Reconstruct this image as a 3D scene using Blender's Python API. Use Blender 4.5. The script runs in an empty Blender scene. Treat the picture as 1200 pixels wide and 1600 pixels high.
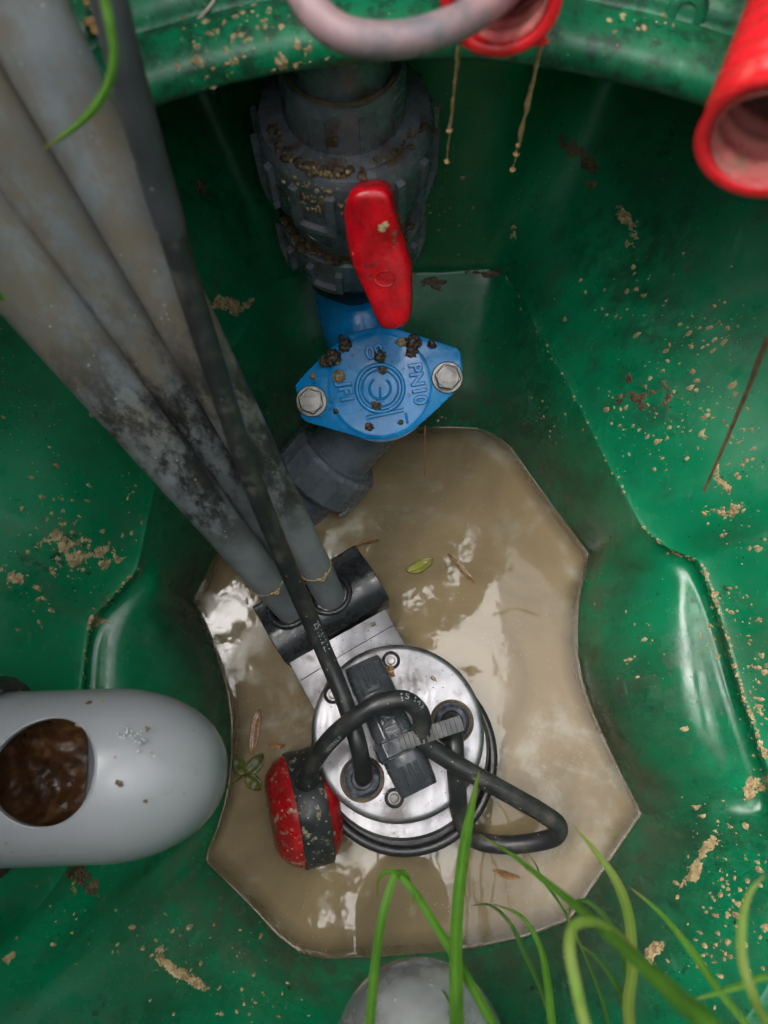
import bpy, bmesh, math, random
import numpy as np
from mathutils import Vector, Matrix, noise
from mathutils.bvhtree import BVHTree

R = math.radians
rng = random.Random(7)
scene = bpy.context.scene
COL = scene.collection

# ---------------------------------------------------------------- camera
PITCH = 16.0
CAM = Vector((0.0, 0.0, 0.62))
F = 1208.0                                   # focal length in photo pixels (1200 x 1600)
cam_data = bpy.data.cameras.new('camera')
cam_data.sensor_fit = 'VERTICAL'
cam_data.sensor_height = 24.0
cam_data.lens = 24.0 * F / 1600.0
cam_data.clip_start = 0.01
cam_data.clip_end = 200.0
cam_data.dof.use_dof = True
cam_data.dof.focus_distance = 0.54
cam_data.dof.aperture_fstop = 5.6
cam = bpy.data.objects.new('camera', cam_data)
COL.objects.link(cam)
cam.location = CAM
cam.rotation_euler = (R(PITCH), 0, 0)
scene.camera = cam

# ---------------------------------------------------------------- sky, sun, exposure
SUN_EL, SUN_AZ = 73.0, 285.0                 # azimuth measured clockwise from +Y
world = bpy.data.worlds.new('World')
scene.world = world
world.use_nodes = True
wn, wl = world.node_tree.nodes, world.node_tree.links
wn.clear()
w_out = wn.new('ShaderNodeOutputWorld')
w_bg = wn.new('ShaderNodeBackground')
w_bg.inputs['Strength'].default_value = 0.12
w_sky = wn.new('ShaderNodeTexSky')
w_sky.sky_type = 'NISHITA'
w_sky.sun_disc = False
w_sky.sun_elevation = R(SUN_EL)
w_sky.sun_rotation = R(SUN_AZ)
w_sky.dust_density = 4.0
w_hsv = wn.new('ShaderNodeHueSaturation')    # overcast: the cloud deck takes the blue out
w_hsv.inputs['Saturation'].default_value = 0.22
wl.new(w_sky.outputs[0], w_hsv.inputs['Color'])
wl.new(w_hsv.outputs[0], w_bg.inputs['Color'])
wl.new(w_bg.outputs[0], w_out.inputs['Surface'])

sun_data = bpy.data.lights.new('sun', 'SUN')
sun_data.energy = 0.9
sun_data.angle = R(50)
sun_data.color = (1.0, 0.97, 0.92)
sun = bpy.data.objects.new('sun', sun_data)
COL.objects.link(sun)
sd = Vector((math.sin(R(SUN_AZ)) * math.cos(R(SUN_EL)), math.cos(R(SUN_AZ)) * math.cos(R(SUN_EL)), math.sin(R(SUN_EL))))
sun.rotation_euler = sd.to_track_quat('Z', 'Y').to_euler()

scene.view_settings.view_transform = 'Standard'
scene.view_settings.look = 'None'
scene.view_settings.gamma = 1.0
scene.view_settings.use_curve_mapping = False
scene.view_settings.exposure = 2.52
scene.cycles.max_bounces = 7
scene.cycles.diffuse_bounces = 2
scene.cycles.glossy_bounces = 3
scene.cycles.transmission_bounces = 5
scene.cycles.caustics_reflective = False
scene.cycles.caustics_refractive = False
scene.cycles.use_adaptive_sampling = True
scene.cycles.adaptive_threshold = 0.02
scene.cycles.use_denoising = True

# ---------------------------------------------------------------- measuring helpers
CP, SP = math.cos(R(PITCH)), math.sin(R(PITCH))
FWD = Vector((0, SP, -CP)); UPV = Vector((0, CP, SP)); RGT = Vector((1, 0, 0))

def ray(px, py):
    return FWD + RGT * ((px - 600) / F) + UPV * ((800 - py) / F)

def P(px, py, z):
    d = ray(px, py)
    return CAM + d * ((z - CAM.z) / d.z)

def D(px, py, depth):
    return CAM + ray(px, py) * depth

def RP(px, py, pt, n):
    d = ray(px, py)
    return CAM + d * ((pt - CAM).dot(n) / d.dot(n))

# ---------------------------------------------------------------- object helpers
def tag(o, label=None, cat=None, group=None, kind=None):
    if label: o['label'] = label
    if cat: o['category'] = cat
    if group: o['group'] = group
    if kind: o['kind'] = kind
    return o

def empty(name, loc, label, cat, group=None):
    o = bpy.data.objects.new(name, None)
    o.empty_display_size = 0.02
    o.location = loc
    COL.objects.link(o)
    return tag(o, label, cat, group)

def world_loc(o):
    v = Vector(o.location)
    while o.parent:
        o = o.parent
        v += Vector(o.location)
    return v

class MB:
    """collects faces; build() links them as one mesh object"""
    def __init__(self):
        self.v, self.f = [], []
    def add(self, verts, faces):
        b = len(self.v)
        self.v.extend([Vector(q) for q in verts])
        self.f.extend([tuple(b + i for i in f) for f in faces])
        return self
    def mesh(self, name, mat, smooth=True, angle=40, origin=None):
        me = bpy.data.meshes.new(name)
        o = origin or Vector((0, 0, 0))
        me.from_pydata([tuple(q - o) for q in self.v], [], self.f)
        bm = bmesh.new(); bm.from_mesh(me)
        bmesh.ops.recalc_face_normals(bm, faces=bm.faces)
        if smooth:
            for f in bm.faces: f.smooth = True
            lim = R(angle)
            for e in bm.edges:
                if len(e.link_faces) == 2 and e.calc_face_angle(0) > lim: e.smooth = False
        bm.to_mesh(me); bm.free()
        if mat: me.materials.append(mat)
        return me
    def build(self, name, mat, parent=None, smooth=True, angle=40, bevel=0, origin=None):
        if origin is None:
            origin = sum(self.v, Vector()) / max(1, len(self.v))
        me = self.mesh(name, mat, smooth, angle, origin)
        o = bpy.data.objects.new(name, me)
        COL.objects.link(o)
        if parent:
            o.parent = parent
            o.location = origin - world_loc(parent)
        else:
            o.location = origin
        if bevel:
            m = o.modifiers.new('bevel', 'BEVEL'); m.width = bevel; m.segments = 3; m.limit_method = 'ANGLE'; m.angle_limit = R(35)
        return o

def catmull(pts, n=8):
    pts = [Vector(p) for p in pts]
    if len(pts) < 3:
        return [pts[0].lerp(pts[-1], i / n) for i in range(n + 1)]
    q = [pts[0] * 2 - pts[1]] + pts + [pts[-1] * 2 - pts[-2]]
    out = []
    for i in range(1, len(q) - 2):
        p0, p1, p2, p3 = q[i - 1:i + 3]
        t0 = 0; t1 = t0 + max(1e-6, (p1 - p0).length) ** .5; t2 = t1 + max(1e-6, (p2 - p1).length) ** .5; t3 = t2 + max(1e-6, (p3 - p2).length) ** .5
        for k in range(n):
            t = t1 + (t2 - t1) * k / n
            a1 = p0 * ((t1 - t) / (t1 - t0)) + p1 * ((t - t0) / (t1 - t0))
            a2 = p1 * ((t2 - t) / (t2 - t1)) + p2 * ((t - t1) / (t2 - t1))
            a3 = p2 * ((t3 - t) / (t3 - t2)) + p3 * ((t - t2) / (t3 - t2))
            b1 = a1 * ((t2 - t) / (t2 - t0)) + a2 * ((t - t0) / (t2 - t0))
            b2 = a2 * ((t3 - t) / (t3 - t1)) + a3 * ((t - t1) / (t3 - t1))
            out.append(b1 * ((t2 - t) / (t2 - t1)) + b2 * ((t - t1) / (t2 - t1)))
    out.append(pts[-1])
    return out

def frames(path, up=None):
    n = len(path)
    T = [(path[min(i + 1, n - 1)] - path[max(i - 1, 0)]).normalized() for i in range(n)]
    u = (up or Vector((0, 0, 1)))
    u = (u - T[0] * u.dot(T[0]))
    if u.length < 1e-4:
        u = Vector((1, 0, 0)) - T[0] * T[0].x
    u.normalize()
    out = []
    for i in range(n):
        u = (u - T[i] * u.dot(T[i])).normalized()
        out.append((T[i], u, T[i].cross(u)))
    return out

def sweep(mb, path, rad, seg=20, cap=True, oval=1.0, up=None):
    """tube along path; rad is a number or a function of (fraction, arc length)"""
    fr = frames(path, up)
    L = [0]
    for i in range(1, len(path)): L.append(L[-1] + (path[i] - path[i - 1]).length)
    vs, fs = [], []
    for i, p in enumerate(path):
        r = rad(L[i] / L[-1], L[i]) if callable(rad) else rad
        t, u, w = fr[i]
        for k in range(seg):
            a = 2 * math.pi * k / seg
            vs.append(p + u * (math.cos(a) * r * (oval(L[i] / L[-1]) if callable(oval) else oval)) + w * (math.sin(a) * r))
    for i in range(len(path) - 1):
        for k in range(seg):
            k2 = (k + 1) % seg
            fs.append((i * seg + k, i * seg + k2, (i + 1) * seg + k2, (i + 1) * seg + k))
    if cap:
        fs.append(tuple(range(seg))[::-1]); fs.append(tuple((len(path) - 1) * seg + k for k in range(seg)))
    return mb.add(vs, fs)

def basis(axis, hint=None):
    a = Vector(axis).normalized()
    h = Vector(hint) if hint else (Vector((0, 0, 1)) if abs(a.z) < .9 else Vector((0, 1, 0)))
    u = (h - a * h.dot(a)).normalized()
    return a, u, a.cross(u)

def lathe(mb, base, axis, prof, seg=48, closed=False, mod=None, hint=None, cap=True):
    """prof: list of (height along axis, radius)"""
    a, u, w = basis(axis, hint)
    vs, fs = [], []
    for j, (h, r) in enumerate(prof):
        for k in range(seg):
            t = 2 * math.pi * k / seg
            rr = r * (mod(t, h) if mod else 1)
            vs.append(base + a * h + u * (math.cos(t) * rr) + w * (math.sin(t) * rr))
    n = len(prof)
    for j in range(n if closed else n - 1):
        j2 = (j + 1) % n
        for k in range(seg):
            k2 = (k + 1) % seg
            fs.append((j * seg + k, j * seg + k2, j2 * seg + k2, j2 * seg + k))
    if not closed and cap:
        if prof[0][1] > 1e-5: fs.append(tuple(range(seg))[::-1])
        if prof[-1][1] > 1e-5: fs.append(tuple((n - 1) * seg + k for k in range(seg)))
    return mb.add(vs, fs)

def prism(mb, poly, n, depth, inset=0.0, steps=1):
    """poly: world points of the front face, extruded along -n"""
    c = sum(poly, Vector()) / len(poly)
    m = len(poly)
    rings = [[p for p in poly]]
    if inset:
        rings = [[p + (c - p).normalized() * inset for p in poly], [p + (c - p).normalized() * inset * .3 - n * inset * .3 for p in poly], [p - n * inset for p in poly]]
    rings.append([p - n * depth for p in poly])
    vs = [q for r in rings for q in r]
    fs = [tuple(range(m))]
    for j in range(len(rings) - 1):
        for k in range(m):
            k2 = (k + 1) % m
            fs.append((j * m + k, (j + 1) * m + k, (j + 1) * m + k2, j * m + k2))
    fs.append(tuple((len(rings) - 1) * m + k for k in range(m))[::-1])
    return mb.add(vs, fs)

def box(mb, c, ax, ay, az, sx, sy, sz):
    vs = [c + ax * (sx * i / 2) + ay * (sy * j / 2) + az * (sz * k / 2) for i in (-1, 1) for j in (-1, 1) for k in (-1, 1)]
    return mb.add(vs, [(0, 1, 3, 2), (4, 6, 7, 5), (0, 4, 5, 1), (2, 3, 7, 6), (0, 2, 6, 4), (1, 5, 7, 3)])

def torus(mb, c, axis, Rr, r, seg=40, sub=10, a0=0, a1=2 * math.pi, hint=None):
    a, u, w = basis(axis, hint)
    full = abs(a1 - a0 - 2 * math.pi) < 1e-4
    n = seg if full else seg + 1
    vs, fs = [], []
    for i in range(n):
        t = a0 + (a1 - a0) * i / seg
        d = u * math.cos(t) + w * math.sin(t)
        for k in range(sub):
            s = 2 * math.pi * k / sub
            vs.append(c + d * (Rr + r * math.cos(s)) + a * (r * math.sin(s)))
    for i in range(seg if full else n - 1):
        i2 = (i + 1) % n
        for k in range(sub):
            k2 = (k + 1) % sub
            fs.append((i * sub + k, i2 * sub + k, i2 * sub + k2, i * sub + k2))
    return mb.add(vs, fs)

def text_geo(s, size, extrude=0.0, bevel=0.0):
    cu = bpy.data.curves.new('lettering_source', 'FONT')
    cu.body = s; cu.size = size; cu.extrude = extrude; cu.bevel_depth = bevel; cu.bevel_resolution = 2; cu.align_x = 'CENTER'; cu.align_y = 'CENTER'; cu.resolution_u = 3
    o = bpy.data.objects.new('lettering_source', cu)
    COL.objects.link(o)
    dg = bpy.context.evaluated_depsgraph_get()
    ev = o.evaluated_get(dg); me = ev.to_mesh()
    vs = [v.co.copy() for v in me.vertices]; fs = [tuple(p.vertices) for p in me.polygons]
    ev.to_mesh_clear()
    bpy.data.objects.remove(o); bpy.data.curves.remove(cu)
    return vs, fs

def lettering(mb, s, size, c, ex, ey, extrude=0.0004, bevel=0.0):
    vs, fs = text_geo(s, size, extrude, bevel)
    n = ex.cross(ey)
    return mb.add([c + ex * v.x + ey * v.y + n * v.z for v in vs], fs)

def tube_lettering(mb, s, size, path, rad, frac, side, lift=0.0002, flip=1):
    """print wrapped on a swept tube: side is the world direction the print faces"""
    vs, fs = text_geo(s, size, 0)
    L = [0]
    for i in range(1, len(path)): L.append(L[-1] + (path[i] - path[i - 1]).length)
    out = []
    for v in vs:
        s_ = min(max(frac * L[-1] + flip * v.x, 0), L[-1] - 1e-6)
        i = max(k for k in range(len(L)) if L[k] <= s_)
        i = min(i, len(path) - 2)
        f = (s_ - L[i]) / max(1e-9, L[i + 1] - L[i])
        p = path[i].lerp(path[i + 1], f)
        t = (path[i + 1] - path[i]).normalized()
        u = (side - t * side.dot(t)).normalized()
        w = u.cross(t) * flip
        r = rad + lift
        a = v.y / r
        out.append(p + u * (math.cos(a) * r) + w * (math.sin(a) * r))
    return mb.add(out, fs)

def fbm(p, s=1.0, o=4):
    return noise.fractal(Vector(p) * s, 1.0, 2.0, o)

# ---------------------------------------------------------------- materials
class NT:
    def __init__(self, name):
        self.m = bpy.data.materials.new(name); self.m.use_nodes = True
        self.t = self.m.node_tree; self.n = self.t.nodes; self.n.clear()
        self.out = self.n.new('ShaderNodeOutputMaterial')
        self.b = self.n.new('ShaderNodeBsdfPrincipled')
        self.t.links.new(self.b.outputs[0], self.out.inputs[0])
        self.co = self.n.new('ShaderNodeTexCoord').outputs['Object']
    def link(self, a, b): self.t.links.new(a, b)
    def geo(self):
        return self.n.new('ShaderNodeNewGeometry')
    def wpos(self):
        self.co = self.geo().outputs['Position']; return self
    def vmul(self, vec, s):
        m = self.n.new('ShaderNodeVectorMath'); m.operation = 'MULTIPLY'; m.inputs[1].default_value = s
        self.link(vec, m.inputs[0]); return m.outputs[0]
    def noise(self, scale, detail=3, rough=.6, dist=0, vec=None):
        x = self.n.new('ShaderNodeTexNoise')
        x.inputs['Scale'].default_value = scale; x.inputs['Detail'].default_value = detail
        x.inputs['Roughness'].default_value = rough; x.inputs['Distortion'].default_value = dist
        self.link(vec or self.co, x.inputs['Vector']); return x.outputs['Fac']
    def voro(self, scale, rnd=1.0, vec=None):
        x = self.n.new('ShaderNodeTexVoronoi'); x.inputs['Scale'].default_value = scale
        self.link(vec or self.co, x.inputs['Vector'])
        return x.outputs['Distance'], x.outputs['Color']
    def ramp(self, fac, lo, hi, a=0.0, b=1.0):
        x = self.n.new('ShaderNodeMapRange'); x.interpolation_type = 'SMOOTHSTEP'
        x.inputs['From Min'].default_value = lo; x.inputs['From Max'].default_value = hi
        x.inputs['To Min'].default_value = a; x.inputs['To Max'].default_value = b
        self.link(fac, x.inputs['Value']); return x.outputs[0]
    def math(self, op, a, b=None):
        x = self.n.new('ShaderNodeMath'); x.operation = op; x.use_clamp = (op in ('ADD', 'MAXIMUM'))
        for i, v in enumerate((a, b)):
            if v is None: continue
            if isinstance(v, (int, float)): x.inputs[i].default_value = v
            else: self.link(v, x.inputs[i])
        return x.outputs[0]
    def mix(self, fac, a, b):
        x = self.n.new('ShaderNodeMix'); x.data_type = 'RGBA'
        for k, v in ((0, fac), (6, a), (7, b)):
            if isinstance(v, (int, float)): x.inputs[k].default_value = v
            elif isinstance(v, (tuple, list)): x.inputs[k].default_value = (*v, 1)
            else: self.link(v, x.inputs[k])
        return x.outputs[2]
    def xyz(self, vec):
        s = self.n.new('ShaderNodeSeparateXYZ'); self.link(vec, s.inputs[0]); return s.outputs
    def specks(self, scale, size, keep):
        d, c = self.voro(scale)
        k = self.ramp(self.xyz(c)[0], keep - .01, keep + .01)
        s = self.ramp(d, size, size * .6)
        return self.math('MULTIPLY', s, k)
    def set(self, **kw):
        for k, v in kw.items():
            i = self.b.inputs[k.replace('_', ' ')]
            if isinstance(v, (int, float)): i.default_value = v
            elif isinstance(v, (tuple, list)): i.default_value = (*v, 1) if len(v) == 3 else v
            else: self.link(v, i)
        return self
    def bump(self, h, strength=.3, dist=.001):
        x = self.n.new('ShaderNodeBump'); x.inputs['Strength'].default_value = strength; x.inputs['Distance'].default_value = dist
        self.link(h, x.inputs['Height']); self.link(x.outputs[0], self.b.inputs['Normal']); return self

M = {}
def simple(name, col, rough=.4, metal=0.0, col2=None, scale=60, dirt=None, dirt_lo=.55, dirt_hi=.7, dirt_scale=40, speck=None, speck_scale=260, speck_keep=.8, speck_size=.25, bump=.15, bump_scale=300, spec=.5, coat=0.0, rvar=.11, trans=0):
    t = NT(name).wpos()
    c = t.mix(t.ramp(t.noise(scale), .35, .65), col, col2 or tuple(x * .75 for x in col))
    rg = t.ramp(t.noise(scale * 2.3, 2), .3, .7, max(.03, rough - rvar), rough + rvar)
    if dirt:
        k = t.ramp(t.noise(dirt_scale, 5, .68), dirt_lo, dirt_hi)
        c = t.mix(k, c, dirt); rg = t.math('ADD', rg, t.math('MULTIPLY', k, .25))
    if speck:
        k = t.specks(speck_scale, speck_size, speck_keep)
        c = t.mix(k, c, speck)
    t.set(Base_Color=c, Roughness=rg, Metallic=metal, Specular_IOR_Level=spec, Coat_Weight=coat, Coat_Roughness=.08)
    if bump: t.bump(t.noise(bump_scale, 2), bump, .0008)
    if trans: t.set(Transmission_Weight=trans)
    M[name] = t.m
    return t.m

def green_plastic():
    t = NT('green_plastic').wpos()
    c = t.mix(t.ramp(t.noise(9, 3), .35, .7), (.001, .180, .074), (.001, .125, .050))
    c = t.mix(t.ramp(t.noise(34, 4, .7), .56, .82, 0, .5), c, (.010, .060, .034))
    st = t.math('MULTIPLY', t.ramp(t.noise(11, 6, .72, 1.0), .585, .70), t.ramp(t.noise(120, 3, .7), .40, .62))
    c = t.mix(t.math('MULTIPLY', st, .75), c, (.045, .034, .018))
    bl = t.math('MULTIPLY', t.ramp(t.noise(26, 5, .75), .60, .68), t.ramp(t.noise(200, 2), .45, .6))
    c = t.mix(t.math('MULTIPLY', bl, .7), c, (.004, .012, .008))
    chalk = t.math('MULTIPLY', t.ramp(t.noise(15, 3, .7), .55, .75), t.specks(900, .35, .62))
    c = t.mix(t.math('MULTIPLY', chalk, .55), c, (.28, .30, .24))
    sp = t.math('MULTIPLY', t.specks(420, .22, .90), t.ramp(t.noise(13, 4), .42, .6))
    c = t.mix(sp, c, (.42, .36, .22))
    bs = t.specks(300, .20, .93)
    c = t.mix(bs, c, (.012, .012, .008))
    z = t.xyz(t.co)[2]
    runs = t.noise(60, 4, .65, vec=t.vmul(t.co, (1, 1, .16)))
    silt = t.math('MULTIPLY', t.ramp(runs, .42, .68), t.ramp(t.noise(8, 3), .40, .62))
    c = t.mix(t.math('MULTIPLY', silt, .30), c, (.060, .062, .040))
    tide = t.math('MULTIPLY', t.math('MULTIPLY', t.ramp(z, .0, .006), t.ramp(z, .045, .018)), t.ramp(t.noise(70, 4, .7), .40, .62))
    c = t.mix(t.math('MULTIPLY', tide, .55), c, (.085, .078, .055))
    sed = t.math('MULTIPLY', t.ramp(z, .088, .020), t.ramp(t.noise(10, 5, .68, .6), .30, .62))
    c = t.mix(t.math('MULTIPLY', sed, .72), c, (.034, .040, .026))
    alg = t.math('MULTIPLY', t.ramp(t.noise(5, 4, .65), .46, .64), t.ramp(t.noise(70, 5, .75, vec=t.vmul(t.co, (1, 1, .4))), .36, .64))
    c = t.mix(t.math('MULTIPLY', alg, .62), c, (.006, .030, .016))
    scr = t.ramp(t.noise(240, 2, .5, 0, vec=t.vmul(t.co, (1, .22, .12))), .66, .74)
    c = t.mix(t.math('MULTIPLY', scr, .28), c, (.060, .20, .12))
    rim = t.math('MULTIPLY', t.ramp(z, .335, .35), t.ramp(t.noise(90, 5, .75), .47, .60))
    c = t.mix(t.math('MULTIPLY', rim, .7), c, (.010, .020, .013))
    rg = t.ramp(t.noise(40, 4, .65), .3, .7, .26, .52)
    rg = t.math('ADD', rg, t.math('MULTIPLY', silt, .2))
    rg = t.math('MULTIPLY', rg, t.ramp(z, .085, .11, .62, 1.0))      # still wet from the last high water
    rg = t.math('ADD', rg, t.math('MULTIPLY', st, .3))
    t.set(Base_Color=c, Roughness=rg, Specular_IOR_Level=.42)
    h = t.math('ADD', t.math('MULTIPLY', t.noise(55, 2), .8), t.math('MULTIPLY', t.noise(500, 1), .15))
    t.bump(h, .30, .0009)
    M['green'] = t.m
green_plastic()

def water_mat():
    t = NT('murky_water').wpos()
    c = t.mix(t.ramp(t.noise(7, 5, .6, .8), .35, .68), (.245, .180, .104), (.155, .118, .070))
    film = t.math('MULTIPLY', t.ramp(t.noise(13, 4, .6, 1.2), .48, .70), t.ramp(t.noise(60, 3, .6), .30, .66))
    c = t.mix(t.math('MULTIPLY', film, .6), c, (.36, .33, .27))  # scum film, with pale patches of mirrored sky put into the colour too
    sc = t.math('MULTIPLY', t.specks(700, .3, .80), t.ramp(t.noise(22, 6, .7), .50, .62))
    c = t.mix(t.math('MULTIPLY', sc, .75), c, (.46, .42, .34))
    sc2 = t.math('MULTIPLY', t.specks(330, .16, .93), t.ramp(t.noise(9, 3), .45, .6))
    c = t.mix(sc2, c, (.40, .36, .28))
    rg = t.math('ADD', .03, t.math('MULTIPLY', film, .22))
    t.set(Base_Color=c, Roughness=rg, IOR=1.333, Specular_IOR_Level=.5, Coat_Weight=0.0)
    h = t.math('ADD', t.noise(30, 3, .5), t.math('MULTIPLY', film, .08))
    t.bump(h, .10, .002)
    at = t.n.new('ShaderNodeAttribute'); at.attribute_name = 'murk'
    tp = t.n.new('ShaderNodeBsdfTransparent'); tp.inputs[0].default_value = (.62, .56, .42, 1)
    gs = t.n.new('ShaderNodeBsdfGlossy'); gs.inputs['Roughness'].default_value = .03
    fz = t.n.new('ShaderNodeFresnel'); fz.inputs[0].default_value = 1.333
    m1_ = t.n.new('ShaderNodeMixShader'); t.link(fz.outputs[0], m1_.inputs[0]); t.link(tp.outputs[0], m1_.inputs[1]); t.link(gs.outputs[0], m1_.inputs[2])
    m2_ = t.n.new('ShaderNodeMixShader'); t.link(at.outputs['Fac'], m2_.inputs[0]); t.link(m1_.outputs[0], m2_.inputs[1]); t.link(t.b.outputs[0], m2_.inputs[2])
    t.link(m2_.outputs[0], t.out.inputs[0])
    M['water'] = t.m
water_mat()

def grey_pipe_mat():
    t = NT('weathered_grey_tube').wpos()
    c = t.mix(t.ramp(t.noise(30), .35, .65), (.235, .240, .258), (.170, .174, .190))
    z = t.xyz(t.co)[2]
    up = t.ramp(z, .20, .28)
    lw = t.vmul(t.co, (1, 1, .45))
    mott = t.ramp(t.noise(42, 5, .74, vec=lw), .36, .60)
    c = t.mix(t.math('MULTIPLY', t.math('MULTIPLY', mott, up), .8), c, (.185, .140, .098))
    blk = t.math('MULTIPLY', t.ramp(t.noise(46, 6, .78, vec=lw), .40, .58), t.math("MULTIPLY", t.ramp(z, .13, .18), t.ramp(z, .34, .25)))
    c = t.mix(t.math('MULTIPLY', blk, .92), c, (.014, .011, .009))
    c = t.mix(t.math('MULTIPLY', t.ramp(t.noise(300, 3, .7, vec=t.vmul(t.co, (1, 1, .1))), .60, .72), .35), c, (.26, .25, .25))
    c = t.mix(t.specks(330, .2, .92), c, (.5, .45, .34))
    t.set(Base_Color=c, Roughness=t.ramp(t.noise(50), .3, .7, .36, .62), Specular_IOR_Level=.5)
    t.bump(t.noise(240, 6), .25, .0008)
    M['tube'] = t.m
grey_pipe_mat()

def steel_mat(name, col, lo, hi):
    t = NT(name).wpos()
    st = t.noise(260, 5, .7, vec=t.vmul(t.co, (1, .12, 1)))
    c = t.mix(t.ramp(t.noise(28, 6, .6), .38, .66), col, tuple(x * .55 for x in col))
    c = t.mix(t.ramp(t.noise(60, 8, .7), .60, .70, 0, .7), c, (.25, .20, .22))
    c = t.mix(t.specks(420, .28, .90), c, (.10, .07, .04))
    gr = t.math('MULTIPLY', t.ramp(t.noise(34, 5, .7), .50, .70), .55)
    c = t.mix(gr, c, (.11, .090, .070))
    t.set(Base_Color=c, Metallic=t.math('SUBTRACT', 1.0, gr), Roughness=t.math('ADD', t.ramp(st, .3, .7, lo, hi), t.math('MULTIPLY', gr, .3)))
    t.bump(st, .10, .0004)
    M[name] = t.m
steel_mat('steel', (.34, .33, .35), .40, .54)
steel_mat('bolt_steel', (.24, .23, .215), .30, .5)

simple('black_rubber', (.012, .012, .014), .38, col2=(.022, .022, .024), speck=(.42, .40, .34), speck_keep=.93, speck_scale=330)
simple('cable_black', (.016, .016, .018), .42, col2=(.028, .027, .028), dirt=(.075, .068, .056), dirt_lo=.50, dirt_hi=.72, dirt_scale=60, speck=(.38, .35, .28), speck_keep=.95, speck_scale=420)
simple('black_plastic', (.017, .018, .021), .30, col2=(.028, .029, .033), speck=(.34, .33, .30), speck_keep=.90, speck_scale=520, dirt=(.05, .045, .04), dirt_lo=.6, dirt_hi=.8)
simple('handle_plastic', (.060, .063, .072), .20, col2=(.044, .047, .054), bump=.08)
simple('strap_grey', (.050, .051, .055), .55, col2=(.038, .039, .042), bump=.1)
simple('seal_rubber', (.016, .019, .024), .6, col2=(.03, .03, .036), dirt=(.10, .12, .15), dirt_lo=.48, dirt_hi=.62, dirt_scale=160)
simple('blue_paint', (.003, .250, .62), .24, col2=(.003, .200, .52), scale=40, speck=(.30, .26, .18), speck_keep=.95, speck_scale=420, dirt=(.05, .06, .07), dirt_lo=.66, dirt_hi=.8, bump=.22, bump_scale=140, coat=.1)
simple('red_plastic', (.56, .003, .012), .26, col2=(.36, .003, .008), dirt=(.016, .008, .007), dirt_lo=.60, dirt_hi=.68, dirt_scale=55, speck=(.5, .35, .3), speck_keep=.95, speck_scale=420, bump=.10)
simple('red_float', (.46, .006, .010), .34, col2=(.33, .008, .012), dirt=(.34, .25, .19), dirt_lo=.56, dirt_hi=.66, dirt_scale=130, speck=(.55, .48, .36), speck_keep=.80, speck_scale=300)
simple('float_black', (.018, .019, .021), .42, col2=(.034, .034, .035), dirt=(.30, .26, .18), dirt_lo=.57, dirt_hi=.66, dirt_scale=140, speck=(.45, .40, .30), speck_keep=.80, speck_scale=330)
simple('red_conduit', (.55, .012, .018), .30, col2=(.44, .010, .014), dirt=(.60, .12, .10), dirt_lo=.58, dirt_hi=.75, dirt_scale=30, bump=.06)
simple('conduit_liner', (.55, .20, .17), .3, col2=(.45, .10, .10), dirt=(.25, .14, .09), dirt_lo=.55, dirt_hi=.7)
simple('dark_pvc', (.140, .147, .166), .26, col2=(.100, .106, .122), dirt=(.070, .040, .022), dirt_lo=.55, dirt_hi=.66, dirt_scale=45, speck=(.36, .27, .14), speck_keep=.86, speck_scale=360)
simple('clean_pvc', (.125, .136, .165), .28, col2=(.095, .104, .128), dirt=(.16, .17, .18), dirt_lo=.64, dirt_hi=.72, dirt_scale=90)
simple('crust', (.30, .31, .30), .8, col2=(.16, .16, .16), bump=.8, bump_scale=300)
simple('inlet_pvc', (.245, .248, .266), .30, col2=(.240, .243, .261), scale=9, rvar=.02, speck=(.20, .14, .08), speck_keep=.965, speck_scale=260, dirt=(.15, .125, .09), dirt_lo=.60, dirt_hi=.86, dirt_scale=22, bump=.05)
simple('drain_pvc', (.55, .56, .56), .18, trans=.6, col2=(.24, .25, .245), scale=24, speck=(.6, .58, .5), speck_keep=.93, speck_scale=220, dirt=(.16, .13, .10), dirt_lo=.52, dirt_hi=.68, dirt_scale=28, bump=.12)
simple('sludge', (.120, .050, .020), .36, col2=(.055, .026, .012), scale=36, dirt=(.20, .095, .03), dirt_lo=.5, dirt_hi=.66, dirt_scale=90, bump=.5, bump_scale=260, coat=.15)
simple('mud_pale', (.42, .31, .16), .7, col2=(.22, .15, .075), scale=220, bump=.8, bump_scale=500)
simple('mud_brown', (.13, .080, .040), .55, col2=(.05, .032, .018), scale=160, bump=.9, bump_scale=420)
simple('mud_dark', (.030, .024, .022), .38, col2=(.085, .050, .028), scale=130, dirt=(.36, .26, .14), dirt_lo=.62, dirt_hi=.68, dirt_scale=170, bump=.9, bump_scale=380)
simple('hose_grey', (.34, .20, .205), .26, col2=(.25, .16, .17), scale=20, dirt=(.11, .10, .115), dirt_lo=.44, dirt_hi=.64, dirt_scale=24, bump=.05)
simple('slime', (.42, .25, .12), .25, col2=(.30, .17, .08), scale=300, bump=.3, coat=.5)
simple('rust_sediment', (.28, .12, .03), .5, col2=(.42, .24, .08), scale=200, bump=.6)
simple('print_white', (.45, .47, .48), .6, bump=0)
simple('print_rust', (.30, .33, .36), .6, bump=0)
simple('twig_bark', (.13, .050, .026), .55, col2=(.22, .10, .05), scale=180, bump=.6)
simple('root_pale', (.42, .37, .29), .6, col2=(.30, .24, .17), scale=120)
simple('soil', (.050, .036, .024), .9, col2=(.09, .065, .04), scale=30, bump=1, bump_scale=120)
simple('dead_leaf', (.26, .13, .045), .3, col2=(.14, .07, .03), scale=200, coat=.4)

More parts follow.
